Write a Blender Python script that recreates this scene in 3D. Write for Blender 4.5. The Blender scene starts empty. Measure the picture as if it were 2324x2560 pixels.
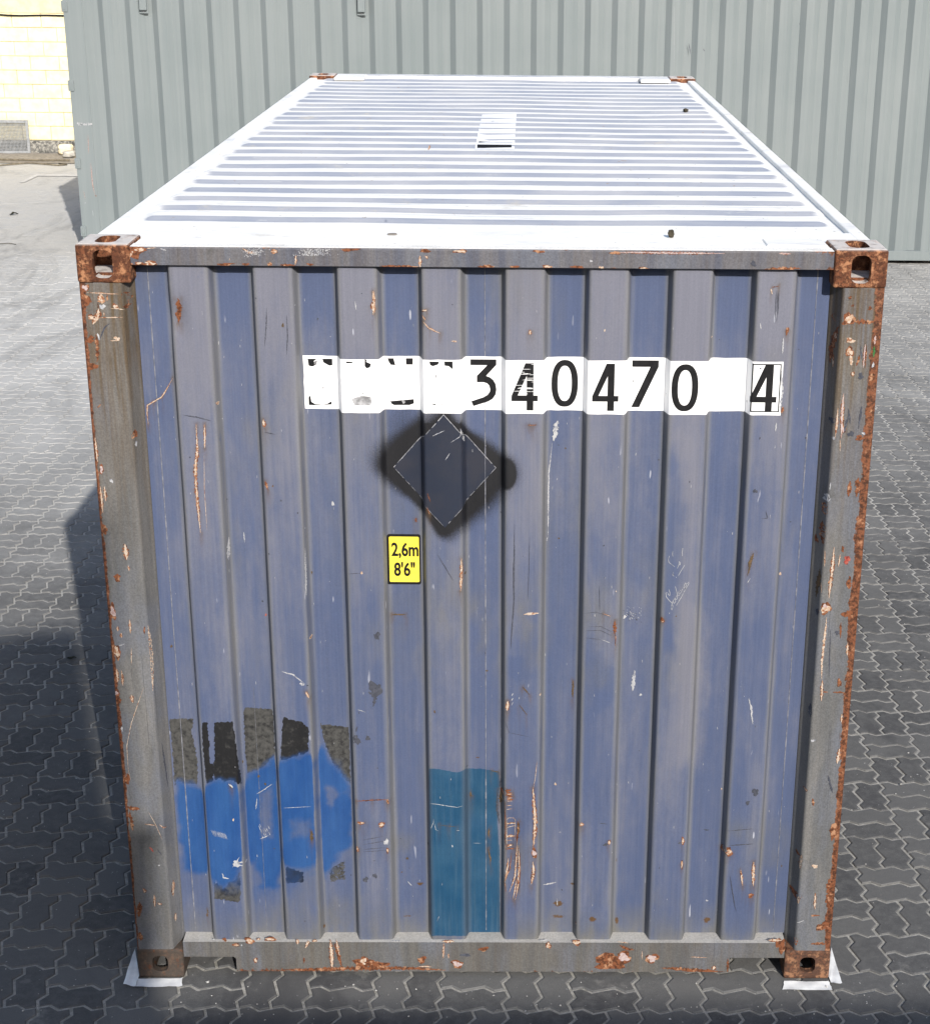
import bpy, bmesh, math, random
import numpy as np
from mathutils import Vector, Matrix
from mathutils.geometry import tessellate_polygon

S = bpy.context.scene
COL = S.collection
random.seed(7)

# ------------------------------------------------------------------ camera
CAM = (0.106744, -4.959431, 3.498995)
PITCH, YAW, ROLL = 0.355857, 0.012965, 0.009661
FPX, CX, CY = 4145.54, 1342.67, 1350.51      # focal length and principal point for a 2324 x 2560 frame
_f = np.array([math.sin(YAW)*math.cos(PITCH), math.cos(YAW)*math.cos(PITCH), -math.sin(PITCH)])
_r = np.array([math.cos(YAW), -math.sin(YAW), 0.0])
_u = np.cross(_r, _f)
RT = _r*math.cos(ROLL) + _u*math.sin(ROLL)
UP = -_r*math.sin(ROLL) + _u*math.cos(ROLL)
cd = bpy.data.cameras.new('camera')
cam = bpy.data.objects.new('camera', cd)
COL.objects.link(cam)
M = Matrix(((RT[0], UP[0], -_f[0], CAM[0]), (RT[1], UP[1], -_f[1], CAM[1]), (RT[2], UP[2], -_f[2], CAM[2]), (0, 0, 0, 1)))
cam.matrix_world = M
cd.sensor_fit = 'VERTICAL'
cd.sensor_height = 24.0
cd.lens = 24.0*FPX/2560
cd.shift_x = -(CX-1162)/2560
cd.shift_y = (CY-1280)/2560
cd.clip_start = 0.05
cd.clip_end = 1000
S.camera = cam

# ------------------------------------------------------------------ sky and sun
SUN = Vector((-1.474, 4.683, -2.591)).normalized()
ELEV = math.asin(-SUN.z)
AZ = math.atan2(-SUN.x, -SUN.y)
w = bpy.data.worlds.new('World')
S.world = w
w.use_nodes = True
wn = w.node_tree
sky = wn.nodes.new('ShaderNodeTexSky')
sky.sky_type = 'NISHITA'
sky.sun_disc = False
sky.sun_elevation = ELEV
sky.sun_rotation = AZ
sky.dust_density = 2.0
wn.links.new(sky.outputs[0], wn.nodes['Background'].inputs[0])
wn.nodes['Background'].inputs[1].default_value = 0.125
sl = bpy.data.lights.new('sun', 'SUN')
sl.energy = 4.2
sl.angle = math.radians(0.5)
sl.color = (1.0, 0.955, 0.89)
so = bpy.data.objects.new('sun', sl)
COL.objects.link(so)
so.rotation_euler = SUN.to_track_quat('-Z', 'Y').to_euler()
so.location = (3, -10, 8)
S.view_settings.view_transform = 'Standard'
S.view_settings.look = 'None'
S.view_settings.exposure = 0.55
S.view_settings.gamma = 1.0
S.view_settings.use_curve_mapping = False

# ------------------------------------------------------------------ helpers
def srgb(r, g, b):
    f = lambda c: (c/255/12.92) if c/255 <= 0.04045 else ((c/255+0.055)/1.055)**2.4
    return (f(r), f(g), f(b), 1)

def alb(r, g, b, k=2.1):
    c = srgb(r, g, b); return (c[0]/k, c[1]/k, c[2]/k, 1)

def project(x, y, z):
    d = np.stack([x-CAM[0], y-CAM[1], z-CAM[2]], -1)
    zc = d @ _f
    return CX+FPX*(d @ RT)/zc, CY-FPX*(d @ UP)/zc

def ray(u, v):
    return RT*((u-CX)/FPX) - UP*((v-CY)/FPX) + _f

def hitY(u, v, y):
    d = ray(u, v); t = (y-CAM[1])/d[1]
    return CAM[0]+t*d[0], CAM[2]+t*d[2]

def hitZ(u, v, z=0.0):
    d = ray(u, v); t = (z-CAM[2])/d[2]
    return CAM[0]+t*d[0], CAM[1]+t*d[1]

def vn(x, y, seed=0):
    """smooth value noise 0..1"""
    x = np.asarray(x, float); y = np.asarray(y, float)
    xi = np.floor(x); yi = np.floor(y); fx = x-xi; fy = y-yi
    fx = fx*fx*(3-2*fx); fy = fy*fy*(3-2*fy)
    def h(a, b):
        s = np.sin(a*127.1+b*311.7+seed*74.7)*43758.5453
        return s-np.floor(s)
    return (h(xi, yi)*(1-fx)+h(xi+1, yi)*fx)*(1-fy)+(h(xi, yi+1)*(1-fx)+h(xi+1, yi+1)*fx)*fy

def fbm(x, y, seed=0, n=4):
    a = 0.5; s = 0; t = 0
    for i in range(n):
        s = s+a*vn(x*2**i, y*2**i, seed+i); t += a; a *= .55
    return s/t

def sdf(u, v, pts):
    """signed distance to polygon, positive inside"""
    d = np.full(u.shape, 1e9); ins = np.zeros(u.shape, bool)
    n = len(pts)
    for i in range(n):
        ax, ay = pts[i]; bx, by = pts[(i+1) % n]
        ex, ey = bx-ax, by-ay
        t = np.clip(((u-ax)*ex+(v-ay)*ey)/(ex*ex+ey*ey+1e-9), 0, 1)
        d = np.minimum(d, np.hypot(u-ax-t*ex, v-ay-t*ey))
        c = ((ay > v) != (by > v))
        ins ^= c & (u < (bx-ax)*(v-ay)/((by-ay) if by != ay else 1e-9)+ax)
    return np.where(ins, d, -d)

def link(name, me, mats, parent=None):
    o = bpy.data.objects.new(name, me)
    COL.objects.link(o)
    if mats is not None and len(me.materials) == 0:
        for m in (mats if isinstance(mats, (list, tuple)) else [mats]):
            me.materials.append(m)
    if parent is not None:
        o.parent = parent
    return o

def mesh_from(name, verts, faces, smooth=False):
    me = bpy.data.meshes.new(name)
    me.from_pydata([tuple(map(float, v)) for v in verts], [], [tuple(map(int, f)) for f in faces])
    if smooth:
        me.polygons.foreach_set('use_smooth', [True]*len(me.polygons))
    me.update()
    return me

def np_mesh(name, V, Q, smooth=False):
    """numpy quads to mesh quickly"""
    me = bpy.data.meshes.new(name)
    k = Q.shape[1]
    me.vertices.add(len(V)); me.vertices.foreach_set('co', np.asarray(V, np.float32).ravel())
    me.loops.add(Q.size); me.loops.foreach_set('vertex_index', Q.astype(np.int32).ravel())
    me.polygons.add(len(Q)); me.polygons.foreach_set('loop_start', np.arange(0, Q.size, k, dtype=np.int32))
    me.polygons.foreach_set('use_smooth', np.full(len(Q), bool(smooth)))
    me.update(calc_edges=True)
    return me

def attr(me, name, vals):
    a = me.attributes.new(name, 'FLOAT', 'POINT')
    a.data.foreach_set('value', np.asarray(vals, np.float32).ravel())

def bm_mesh(bm, name, smooth=False):
    me = bpy.data.meshes.new(name); bm.to_mesh(me); bm.free()
    if smooth:
        me.polygons.foreach_set('use_smooth', [True]*len(me.polygons))
    return me

def add_box(bm, x0, x1, y0, y1, z0, z1, bev=0.0, seg=2):
    vs = [bm.verts.new(p) for p in ((x0, y0, z0), (x1, y0, z0), (x1, y1, z0), (x0, y1, z0), (x0, y0, z1), (x1, y0, z1), (x1, y1, z1), (x0, y1, z1))]
    fs = [bm.faces.new([vs[i] for i in f]) for f in ((0, 3, 2, 1), (4, 5, 6, 7), (0, 1, 5, 4), (1, 2, 6, 5), (2, 3, 7, 6), (3, 0, 4, 7))]
    if bev > 0:
        es = list({e for f in fs for e in f.edges})
        bmesh.ops.bevel(bm, geom=es, offset=bev, segments=seg, affect='EDGES', profile=0.5)

def box(name, x0, x1, y0, y1, z0, z1, mat, parent=None, bev=0.0):
    bm = bmesh.new(); add_box(bm, x0, x1, y0, y1, z0, z1, bev)
    return link(name, bm_mesh(bm, name), mat, parent)

def extrude_profile(name, pts, a0, a1, axis='z', closed=False, smooth=False, step=None):
    """pts: list of (p,q); axis z: (x,y) swept along z; axis x: (y,z) along x; axis y: (x,z) along y"""
    n = len(pts); k = 2 if step is None else max(2, int(abs(a1-a0)/step)+1)
    A = np.linspace(a0, a1, k)
    P = np.array(pts)
    V = np.zeros((k, n, 3))
    if axis == 'z': V[:, :, 0] = P[:, 0]; V[:, :, 1] = P[:, 1]; V[:, :, 2] = A[:, None]
    if axis == 'x': V[:, :, 1] = P[:, 0]; V[:, :, 2] = P[:, 1]; V[:, :, 0] = A[:, None]
    if axis == 'y': V[:, :, 0] = P[:, 0]; V[:, :, 2] = P[:, 1]; V[:, :, 1] = A[:, None]
    i = np.arange(k*n).reshape(k, n)
    if closed:
        j = np.roll(i, -1, axis=1)
    else:
        j = i[:, 1:]; i2 = i[:, :-1]
        Q = np.stack([i2[:-1], j[:-1], j[1:], i2[1:]], -1).reshape(-1, 4)
        return np_mesh(name, V.reshape(-1, 3), Q, smooth)
    Q = np.stack([i[:-1], j[:-1], j[1:], i[1:]], -1).reshape(-1, 4)
    me = np_mesh(name, V.reshape(-1, 3), Q, smooth)
    bm = bmesh.new(); bm.from_mesh(me); bm.verts.ensure_lookup_table()
    bm.faces.new([bm.verts[int(t)] for t in range(n)]); bm.faces.new([bm.verts[int((k-1)*n+t)] for t in range(n)][::-1])
    bmesh.ops.recalc_face_normals(bm, faces=bm.faces)
    bm.to_mesh(me); bm.free()
    return me

def tube(name, pts, r, mat, parent=None, seg=6, label=None, cat=None):
    P = [Vector(p) for p in pts]; V = []; F = []
    for i, p in enumerate(P):
        t = (P[min(i+1, len(P)-1)]-P[max(i-1, 0)]).normalized()
        a = t.cross(Vector((0, 0, 1)))
        if a.length < 1e-4: a = t.cross(Vector((1, 0, 0)))
        a.normalize(); b = t.cross(a)
        for k in range(seg):
            th = 2*math.pi*k/seg
            V.append(p+a*math.cos(th)*r+b*math.sin(th)*r)
    for i in range(len(P)-1):
        for k in range(seg):
            F.append((i*seg+k, i*seg+(k+1) % seg, (i+1)*seg+(k+1) % seg, (i+1)*seg+k))
    F.append(tuple(range(seg))[::-1]); F.append(tuple(range((len(P)-1)*seg, len(P)*seg)))
    return link(name, mesh_from(name, V, F, True), mat, parent)

def tag(o, label=None, cat=None, group=None, kind=None):
    if label: o['label'] = label
    if cat: o['category'] = cat
    if group: o['group'] = group
    if kind: o['kind'] = kind
    return o

def empty(name, loc=(0, 0, 0), label=None, cat=None, group=None):
    o = bpy.data.objects.new(name, None); COL.objects.link(o); o.location = loc
    o.empty_display_size = 0.1
    return tag(o, label, cat, group)

# ------------------------------------------------------------------ node helpers
class NT:
    def __init__(s, name, rough=0.6, spec=0.3, metal=0.0):
        s.m = bpy.data.materials.new(name); s.m.use_nodes = True
        s.t = s.m.node_tree; s.b = s.t.nodes['Principled BSDF']
        s.b.inputs['Roughness'].default_value = rough
        s.b.inputs['Specular IOR Level'].default_value = spec
        s.b.inputs['Metallic'].default_value = metal
        s._pos = None
    def n(s, t): return s.t.nodes.new(t)
    def l(s, a, b):
        if isinstance(a, (int, float)): b.default_value = a
        elif isinstance(a, tuple): b.default_value = a if len(a) == len(b.default_value) else a[:len(b.default_value)]
        else: s.t.links.new(a, b)
    def pos(s):
        if s._pos is None: s._pos = s.n('ShaderNodeNewGeometry')
        return s._pos.outputs['Position']
    def normal(s):
        s.pos(); return s._pos.outputs['Normal']
    def sep(s, v):
        n = s.n('ShaderNodeSeparateXYZ'); s.l(v, n.inputs[0]); return n.outputs
    def scale(s, v, x, y, z, off=(0, 0, 0)):
        n = s.n('ShaderNodeMapping'); s.l(v, n.inputs['Vector'])
        n.inputs['Scale'].default_value = (x, y, z); n.inputs['Location'].default_value = off; return n.outputs[0]
    def noise(s, sc, det=3.0, rough=0.55, vec=None, dist=0.0):
        n = s.n('ShaderNodeTexNoise'); s.l(vec if vec is not None else s.pos(), n.inputs['Vector'])
        n.inputs['Scale'].default_value = sc; n.inputs['Detail'].default_value = det
        n.inputs['Roughness'].default_value = rough; n.inputs['Distortion'].default_value = dist
        return n.outputs['Fac']
    def vor(s, sc, vec=None, out='Distance'):
        n = s.n('ShaderNodeTexVoronoi'); s.l(vec if vec is not None else s.pos(), n.inputs['Vector'])
        n.inputs['Scale'].default_value = sc; return n.outputs[out]
    def at(s, name):
        n = s.n('ShaderNodeAttribute'); n.attribute_name = name; return n.outputs['Fac']
    def mth(s, op, a, b=0.0, c=0.0, clamp=False):
        n = s.n('ShaderNodeMath'); n.operation = op; n.use_clamp = clamp
        s.l(a, n.inputs[0]); s.l(b, n.inputs[1]); s.l(c, n.inputs[2]); return n.outputs[0]
    def ss(s, x, lo, hi, a=0.0, b=1.0):
        n = s.n('ShaderNodeMapRange'); n.interpolation_type = 'SMOOTHSTEP'
        s.l(x, n.inputs[0]); n.inputs[1].default_value = lo; n.inputs[2].default_value = hi
        n.inputs[3].default_value = a; n.inputs[4].default_value = b; return n.outputs[0]
    def mix(s, f, a, b):
        n = s.n('ShaderNodeMix'); n.data_type = 'RGBA'; s.l(f, n.inputs[0]); s.l(a, n.inputs[6]); s.l(b, n.inputs[7]); return n.outputs[2]
    def col(s, c): s.l(c, s.b.inputs['Base Color'])
    def rough(s, r): s.l(r, s.b.inputs['Roughness'])
    def bump(s, h, strength=0.3, dist=0.01):
        n = s.n('ShaderNodeBump'); n.inputs['Strength'].default_value = strength; n.inputs['Distance'].default_value = dist
        s.l(h, n.inputs['Height']); s.t.links.new(n.outputs[0], s.b.inputs['Normal'])

RUST_D = alb(88, 56, 40); RUST_M = alb(156, 98, 68); RUST_L = alb(206, 152, 116)
def rust_color(n):
    a = n.noise(90, 4, .65); b = n.noise(22, 4, .6)
    c = n.mix(n.ss(a, .38, .62), RUST_D, RUST_M)
    return n.mix(n.ss(b, .52, .68), c, n.mix(n.ss(a, .45, .6), RUST_M, RUST_L))

DUST = (0.76, 0.74, 0.70, 1)

def mat_panel():
    n = NT('faded_blue_paint', .5, .3)
    cloud = n.noise(3.0, 5, .6, n.scale(n.pos(), 2.4, 1, .5), .5)
    fine = n.noise(14, 4, .6, n.scale(n.pos(), 1, 1, .35))
    streak = n.noise(8, 3, .6, n.scale(n.pos(), 9, 1, .25))
    outer = n.at('outer'); slope = n.at('slope')
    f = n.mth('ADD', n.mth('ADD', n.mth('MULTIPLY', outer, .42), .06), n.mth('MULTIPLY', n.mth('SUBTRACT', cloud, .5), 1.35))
    f = n.mth('ADD', f, n.mth('MULTIPLY', n.mth('SUBTRACT', fine, .5), .55), clamp=True)
    f = n.mth('ADD', f, n.mth('MULTIPLY', n.mth('SUBTRACT', streak, .5), .45))
    f = n.mth('ADD', f, n.mth('MULTIPLY', n.at('fade'), 1.0))
    f = n.mth('ADD', f, n.mth('MULTIPLY', n.mth('SUBTRACT', n.noise(38, 3, .6, n.scale(n.pos(), 1, 1, .5)), .5), .35))
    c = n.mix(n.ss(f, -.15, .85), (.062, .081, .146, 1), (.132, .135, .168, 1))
    # dusty grey on the pressed bends and above the bottom rail
    c = n.mix(n.mth('MULTIPLY', slope, n.ss(streak, .3, .6, .3, .85)), c, (.150, .150, .152, 1))
    c = n.mix(n.mth('MULTIPLY', n.at('grime'), n.ss(fine, .3, .65, .3, 1)), c, (.12, .115, .10, 1))
    # white flecks, drawn out downwards
    v = n.scale(n.pos(), 60, 60, 11)
    fl = n.noise(1.0, 1, .5, v)
    c = n.mix(n.mth('MULTIPLY', n.ss(fl, .745, .78), n.ss(n.noise(3.1, 2), .45, .6, 0, .8)), c, (.34, .35, .4, 1))
    # dark handling smears
    sm = n.noise(5, 4, .7, n.scale(n.pos(), 1.5, 1, .6, (3, 0, 1)), 1.5)
    c = n.mix(n.ss(sm, .63, .75, 0, .4), c, (.05, .075, .15, 1))
    # tar roller strokes
    ro = n.at('roller'); rn = n.noise(150, 3, .6); rc = n.noise(55, 4, .65)
    rm = n.ss(n.mth('ADD', ro, n.mth('MULTIPLY', n.mth('SUBTRACT', rn, .5), .5)), .44, .56)
    dk = n.mix(n.ss(n.mth('ADD', rc, n.mth('MULTIPLY', n.at('tar'), -.42)), .22, .62), (.012, .012, .013, 1), (.062, .061, .058, 1))
    c = n.mix(rm, c, dk)
    # sprayed blue
    bl = n.at('blue'); bn = n.noise(9, 4, .6)
    bm_ = n.ss(n.mth('ADD', bl, n.mth('MULTIPLY', n.mth('SUBTRACT', bn, .5), .45)), .28, .72)
    c = n.mix(bm_, c, n.mix(n.ss(fine, .3, .7), (.012, .050, .165, 1), (.021, .068, .190, 1)))
    # rubbed through spots of the spray
    # black overspray
    bk = n.at('black'); kn = n.noise(240, 2, .6)
    km = n.ss(n.mth('ADD', bk, n.mth('MULTIPLY', n.mth('SUBTRACT', kn, .5), .35)), .05, .58)
    c = n.mix(km, c, (.012, .012, .014, 1))
    # teal repaint
    te = n.at('teal'); tn = n.noise(60, 3, .6)
    tm = n.ss(n.mth('ADD', te, n.mth('MULTIPLY', n.mth('SUBTRACT', tn, .5), .3)), .46, .54)
    tc = n.mix(n.ss(n.noise(9, 4, .6), .35, .7), (.011, .051, .105, 1), (.021, .066, .120, 1))
    tc = n.mix(n.ss(n.noise(1.0, 3, .6, n.scale(n.pos(), 75, 1, 3)), .5, .68, 0, .55), tc, (.034, .078, .128, 1))
    tc = n.mix(n.mth('MULTIPLY', slope, .55), tc, (.065, .085, .11, 1))
    c = n.mix(tm, c, tc)
    # brown dirt speckle and rust bleeding
    rs = n.at('rust'); nn = n.noise(75, 4, .65)
    rm2 = n.ss(n.mth('ADD', rs, n.mth('MULTIPLY', n.mth('SUBTRACT', nn, .5), .9)), .45, .62)
    c = n.mix(rm2, c, n.mix(n.noise(120, 2), (.05, .032, .018, 1), (.12, .065, .03, 1)))
    bl2 = n.mth('MULTIPLY', n.at('bleed'), n.ss(n.noise(40, 4, .65, n.scale(n.pos(), 1.6, 1, .5)), .32, .62))
    c = n.mix(bl2, c, n.mix(n.noise(90, 2), (.055, .036, .022, 1), (.115, .072, .042, 1)))
    gr_ = n.noise(190, 3, .7); ln_ = n.noise(1.0, 3, .6, n.scale(n.pos(), 130, 1, 2.2))
    hs = n.n('ShaderNodeHueSaturation'); n.l(c, hs.inputs['Color'])
    n.l(n.mth('ADD', n.mth('MULTIPLY', gr_, .38), n.mth('MULTIPLY', ln_, .34), .0), hs.inputs['Value'])
    n.l(n.mth('ADD', hs.inputs['Value'].links[0].from_socket, .64), hs.inputs['Value'])
    c = hs.outputs[0]
    n.col(c)
    n.rough(n.ss(cloud, .3, .7, .42, .6))
    n.bump(n.mth('ADD', n.noise(300, 2), n.mth('MULTIPLY', rm, n.mth('MULTIPLY', rc, 3))), .12, .002)
    return n.m

def mat_frame(name, base, base2, edge=1.0, stain=1.0, white=1.0):
    n = NT(name, .6, .25)
    st = n.noise(3.0, 4, .6, n.scale(n.pos(), 5, 1, .5), .6)
    cl = n.noise(5, 4, .6)
    c = n.mix(n.ss(st, .35, .65), base, base2)
    c = n.mix(n.ss(n.noise(2.2, 4, .6, n.scale(n.pos(), 3, 1, 1, (3, 0, 2)), .5), .42, .66, 0, .8), c, (.112, .122, .148, 1))
    c = n.mix(n.mth('MULTIPLY', n.at('stain'), n.ss(n.noise(10, 4, .6, n.scale(n.pos(), 7, 1, .3, (2, 0, 0))), .3, .7, .25, 1)), c, (.078, .052, .026, 1))
    c = n.mix(n.ss(n.noise(14, 5, .7, n.scale(n.pos(), 1, 1, .5, (0, 0, 5))), .60, .72, 0, .55), c, (.055, .055, .05, 1))
    ln = n.noise(1.0, 2, .5, n.scale(n.pos(), 190, 1, 1.6))
    c = n.mix(n.mth('MULTIPLY', n.ss(ln, .60, .70), n.ss(n.noise(4, 2), .4, .65, 0, .6)), c, (.045, .045, .048, 1))
    rs = n.at('rust'); nn = n.noise(38, 5, .68, n.scale(n.pos(), 1.3, 1, .55)); n2 = n.noise(120, 3, .6)
    x = n.mth('ADD', rs, n.mth('MULTIPLY', n.mth('SUBTRACT', nn, .5), 1.0))
    x = n.mth('ADD', x, n.mth('MULTIPLY', n.mth('SUBTRACT', n2, .5), .35))
    c = n.mix(n.ss(x, .50, .58), c, rust_color(n))
    # pale settled dust on upward faces
    nz = n.sep(n.normal())[2]
    d = n.mth('MULTIPLY', n.ss(nz, .55, .92), n.ss(n.noise(9, 4, .6), .15, .6, .6*white, 1.0*white))
    c = n.mix(d, c, DUST)
    n.col(c)
    hs = n.n('ShaderNodeHueSaturation'); n.l(c, hs.inputs['Color'])
    n.l(n.ss(n.noise(170, 3, .7), .2, .8, .78, 1.22), hs.inputs['Value']); n.col(hs.outputs[0])
    n.bump(n.mth('ADD', n.noise(220, 3), n.mth('MULTIPLY', n.ss(x, .5, .58), n.noise(90, 3))), .25, .003)
    return n.m

def mat_casting(name, dust_glare=.85):
    n = NT(name, .8, .2)
    c = rust_color(n)
    big = n.noise(16, 4, .6)
    c = n.mix(n.ss(big, .42, .62, 0, .75), c, alb(104, 64, 46))
    c = n.mix(n.ss(n.noise(28, 5, .7, n.scale(n.pos(), 1, 1, 1, (4, 1, 0))), .51, .62, 0, .9), c, alb(206, 148, 108, 1.8))
    c = n.mix(n.at('paint'), c, n.mix(n.ss(n.noise(30, 5, .7), .54, .66), alb(92, 88, 82), alb(122, 82, 62)))
    nz = n.sep(n.normal())[2]
    d = n.mth('MULTIPLY', n.ss(nz, .6, .95), n.ss(n.noise(24, 4, .65), .25, .52, .35*dust_glare, dust_glare))
    d = n.mth('MULTIPLY', d, n.ss(n.sep(n.pos())[2], .6, 1.2))
    c = n.mix(d, c, (.62, .59, .56, 1))
    n.col(c)
    n.bump(n.mth('ADD', n.noise(60, 5, .7), n.mth('MULTIPLY', n.noise(260, 3), .4)), .5, .006)
    return n.m

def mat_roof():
    n = NT('glare_chalk_roof_paint', .5, .35)
    d = n.at('dust_glare')  # sky glare painted in as white on flats, with chalk; slopes stay blue
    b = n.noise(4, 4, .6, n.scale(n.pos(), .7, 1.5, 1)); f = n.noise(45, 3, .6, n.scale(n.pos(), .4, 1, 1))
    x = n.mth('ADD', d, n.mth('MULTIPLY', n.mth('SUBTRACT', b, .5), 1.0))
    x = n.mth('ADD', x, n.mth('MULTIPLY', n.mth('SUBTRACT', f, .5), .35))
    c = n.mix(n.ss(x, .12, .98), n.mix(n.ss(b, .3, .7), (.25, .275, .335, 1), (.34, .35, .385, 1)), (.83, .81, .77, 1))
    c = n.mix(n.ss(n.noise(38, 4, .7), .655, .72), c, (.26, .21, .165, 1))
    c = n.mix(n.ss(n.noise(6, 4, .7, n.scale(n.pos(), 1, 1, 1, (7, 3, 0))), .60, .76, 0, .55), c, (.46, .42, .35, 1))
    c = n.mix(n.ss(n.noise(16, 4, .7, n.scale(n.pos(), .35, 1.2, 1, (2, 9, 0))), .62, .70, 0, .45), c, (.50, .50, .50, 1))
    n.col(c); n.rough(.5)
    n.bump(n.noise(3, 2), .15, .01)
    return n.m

def mat_plain(name, c1, c2, sc=20, rough=.6, spec=.3, bump=.15, stretch=(1, 1, 1)):
    n = NT(name, rough, spec)
    a = n.noise(sc, 4, .6, n.scale(n.pos(), *stretch))
    n.col(n.mix(n.ss(a, .32, .68), c1, c2))
    if bump: n.bump(n.noise(sc*6, 3), bump, .004)
    return n.m

def mat_chip(name, c1, c2, c3, sc=110):
    n = NT(name, .7, .2)
    a = n.noise(sc, 3, .65)
    c = n.mix(n.ss(a, .38, .56), c1, c2)
    c = n.mix(n.ss(n.noise(sc*.6, 3, .6), .54, .64), c, c3)
    n.col(c); return n.m

def mat_grey_container():
    n = NT('grey_container_paint', .45, .35)
    st = n.noise(4, 4, .6, n.scale(n.pos(), 8, 1, .15))
    cl = n.noise(1.3, 3, .5)
    c = n.mix(n.ss(n.mth('ADD', n.mth('MULTIPLY', st, .5), n.mth('MULTIPLY', cl, .5)), .35, .65), (.146, .170, .176, 1), (.168, .190, .195, 1))
    c = n.mix(n.ss(n.noise(6, 5, .7, n.scale(n.pos(), 2, 1, .25, (5, 0, 0))), .66, .76, 0, .5), c, (.215, .225, .222, 1))
    c = n.mix(n.ss(n.noise(9, 5, .75, n.scale(n.pos(), 1.5, 1, .5, (1, 4, 0))), .73, .78, 0, .6), c, (.16, .13, .11, 1))
    n.col(c)
    n.bump(n.noise(5, 2), .08, .02)
    return n.m

def mat_paver():
    n = NT('paving_stone', .85, .2)
    oi = n.n('ShaderNodeObjectInfo').outputs['Random']
    r = n.mth('FRACT', n.mth('ADD', n.at('rnd'), oi))
    p = n.sep(n.pos())
    a = n.noise(26, 5, .65); g = n.noise(220, 3, .7); lg = n.noise(.55, 3, .5)
    c = n.mix(r, (.062, .062, .064, 1), (.118, .117, .115, 1))
    c = n.mix(n.ss(a, .35, .7, 0, .6), c, (.12, .12, .118, 1))
    c = n.mix(n.ss(g, .55, .75, 0, .55), c, (.19, .19, .185, 1))
    c = n.mix(n.ss(g, .30, .42, .5, 0), c, (.04, .04, .042, 1))
    c = n.mix(n.ss(n.noise(1.3, 5, .7, n.scale(n.pos(), 1, .45, 1, (6, 2, 0)), .8), .55, .68, 0, .6), c, (.045, .045, .048, 1))
    c = n.mix(n.ss(n.noise(4.5, 5, .75, n.scale(n.pos(), 1, 1, 1, (1, 7, 0))), .60, .70, 0, .5), c, (.20, .195, .185, 1))
    # white and blue paint specks trodden into the stones
    sp = n.noise(75, 1, .5)
    c = n.mix(n.mth('MULTIPLY', n.ss(sp, .755, .775), n.ss(lg, .4, .6)), c, (.5, .5, .5, 1))
    c = n.mix(n.ss(n.noise(33, 2, .6, n.scale(n.pos(), 1, 1, 1, (8, 3, 0))), .77, .80, 0, .8), c, (.03, .11, .2, 1))
    # sand trodden over the yard, thicker towards the back on the left
    dy = n.ss(p[1], -1.0, 12.5)
    dx = n.ss(p[0], -.5, 1.5, 1.12, .55)
    dust_glare = n.mth('MULTIPLY', dy, dx)
    dn = n.mth('ADD', dust_glare, n.mth('MULTIPLY', n.mth('SUBTRACT', n.noise(1.6, 5, .65), .5), .55))
    dn = n.mth('ADD', dn, n.mth('MULTIPLY', n.mth('SUBTRACT', n.noise(22, 4, .7), .5), .25))
    c = n.mix(n.ss(dn, .05, .95, 0, .96), c, (.455, .45, .435, 1))
    sm = n.noise(.9, 5, .7, n.scale(n.pos(), 1, .5, 1, (3, 1, 0)), 1.2)
    c = n.mix(n.mth('MULTIPLY', n.ss(sm, .46, .68, 0, .7), n.ss(p[1], 3, 9)), c, (.24, .238, .232, 1))
    n.col(c)
    n.bump(n.mth('ADD', n.mth('MULTIPLY', a, .6), n.mth('MULTIPLY', g, .5)), .5, .004)
    return n.m

def mat_sand():
    n = NT('joint_sand', .95, .1)
    p = n.sep(n.pos())
    a = n.noise(40, 4, .65); g = n.noise(260, 3, .7)
    c = n.mix(n.ss(a, .3, .7), (.20, .195, .175, 1), (.36, .35, .325, 1))
    c = n.mix(n.ss(g, .32, .5, .6, 0), c, (.12, .117, .105, 1))
    dy = n.ss(p[1], -.5, 8)
    c = n.mix(n.mth('MULTIPLY', dy, .9), c, (.50, .49, .465, 1))
    sm = n.noise(.9, 5, .7, n.scale(n.pos(), 1, .5, 1, (3, 1, 0)), 1.2)
    c = n.mix(n.ss(sm, .46, .68, 0, .75), c, (.27, .265, .255, 1))
    c = n.mix(n.ss(n.noise(7, 5, .75), .52, .7, 0, .5), c, (.31, .30, .285, 1))
    n.col(c)
    n.bump(n.mth('ADD', a, g), .6, .004)
    return n.m

MP = mat_panel()
MF = mat_frame('stained_frame_paint', (.096, .098, .100, 1), (.142, .139, .136, 1))
MR = mat_frame('blue_grey_rail_paint', (.070, .077, .104, 1), (.112, .110, .120, 1), white=1.1)
MRB = mat_frame('grey_bottom_rail_paint', (.078, .081, .085, 1), (.106, .104, .100, 1), white=.42)
MC = mat_casting('rusted_cast_steel')
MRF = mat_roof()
MG = mat_grey_container()
MPV = mat_paver()
MSD = mat_sand()
M_PEACH = mat_chip('bare_primer', alb(222, 182, 150), alb(246, 226, 206), alb(176, 116, 82), 140)
M_RUST = mat_chip('chipped_rust', alb(104, 64, 44), alb(160, 100, 68), alb(212, 160, 124), 90)
M_WHITE = mat_chip('white_scuff', alb(205, 206, 212), alb(228, 228, 230), alb(165, 168, 180))
M_DARK = mat_chip('dark_scuff', (.040, .043, .055, 1), (.055, .058, .074, 1), (.075, .08, .10, 1))
M_BROWN = mat_chip('brown_dirt', (.06, .042, .024, 1), (.09, .062, .035, 1), (.13, .08, .04, 1))
M_PINK = mat_chip('pale_pink_primer', alb(214, 186, 184), alb(232, 212, 208), alb(190, 150, 140))
M_GREEN = mat_chip('green_paint_rub', alb(70, 130, 70), alb(90, 150, 90), alb(60, 110, 60))
M_RED = mat_chip('red_paint_rub', alb(190, 80, 70), alb(210, 120, 105), alb(150, 70, 60))
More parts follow.
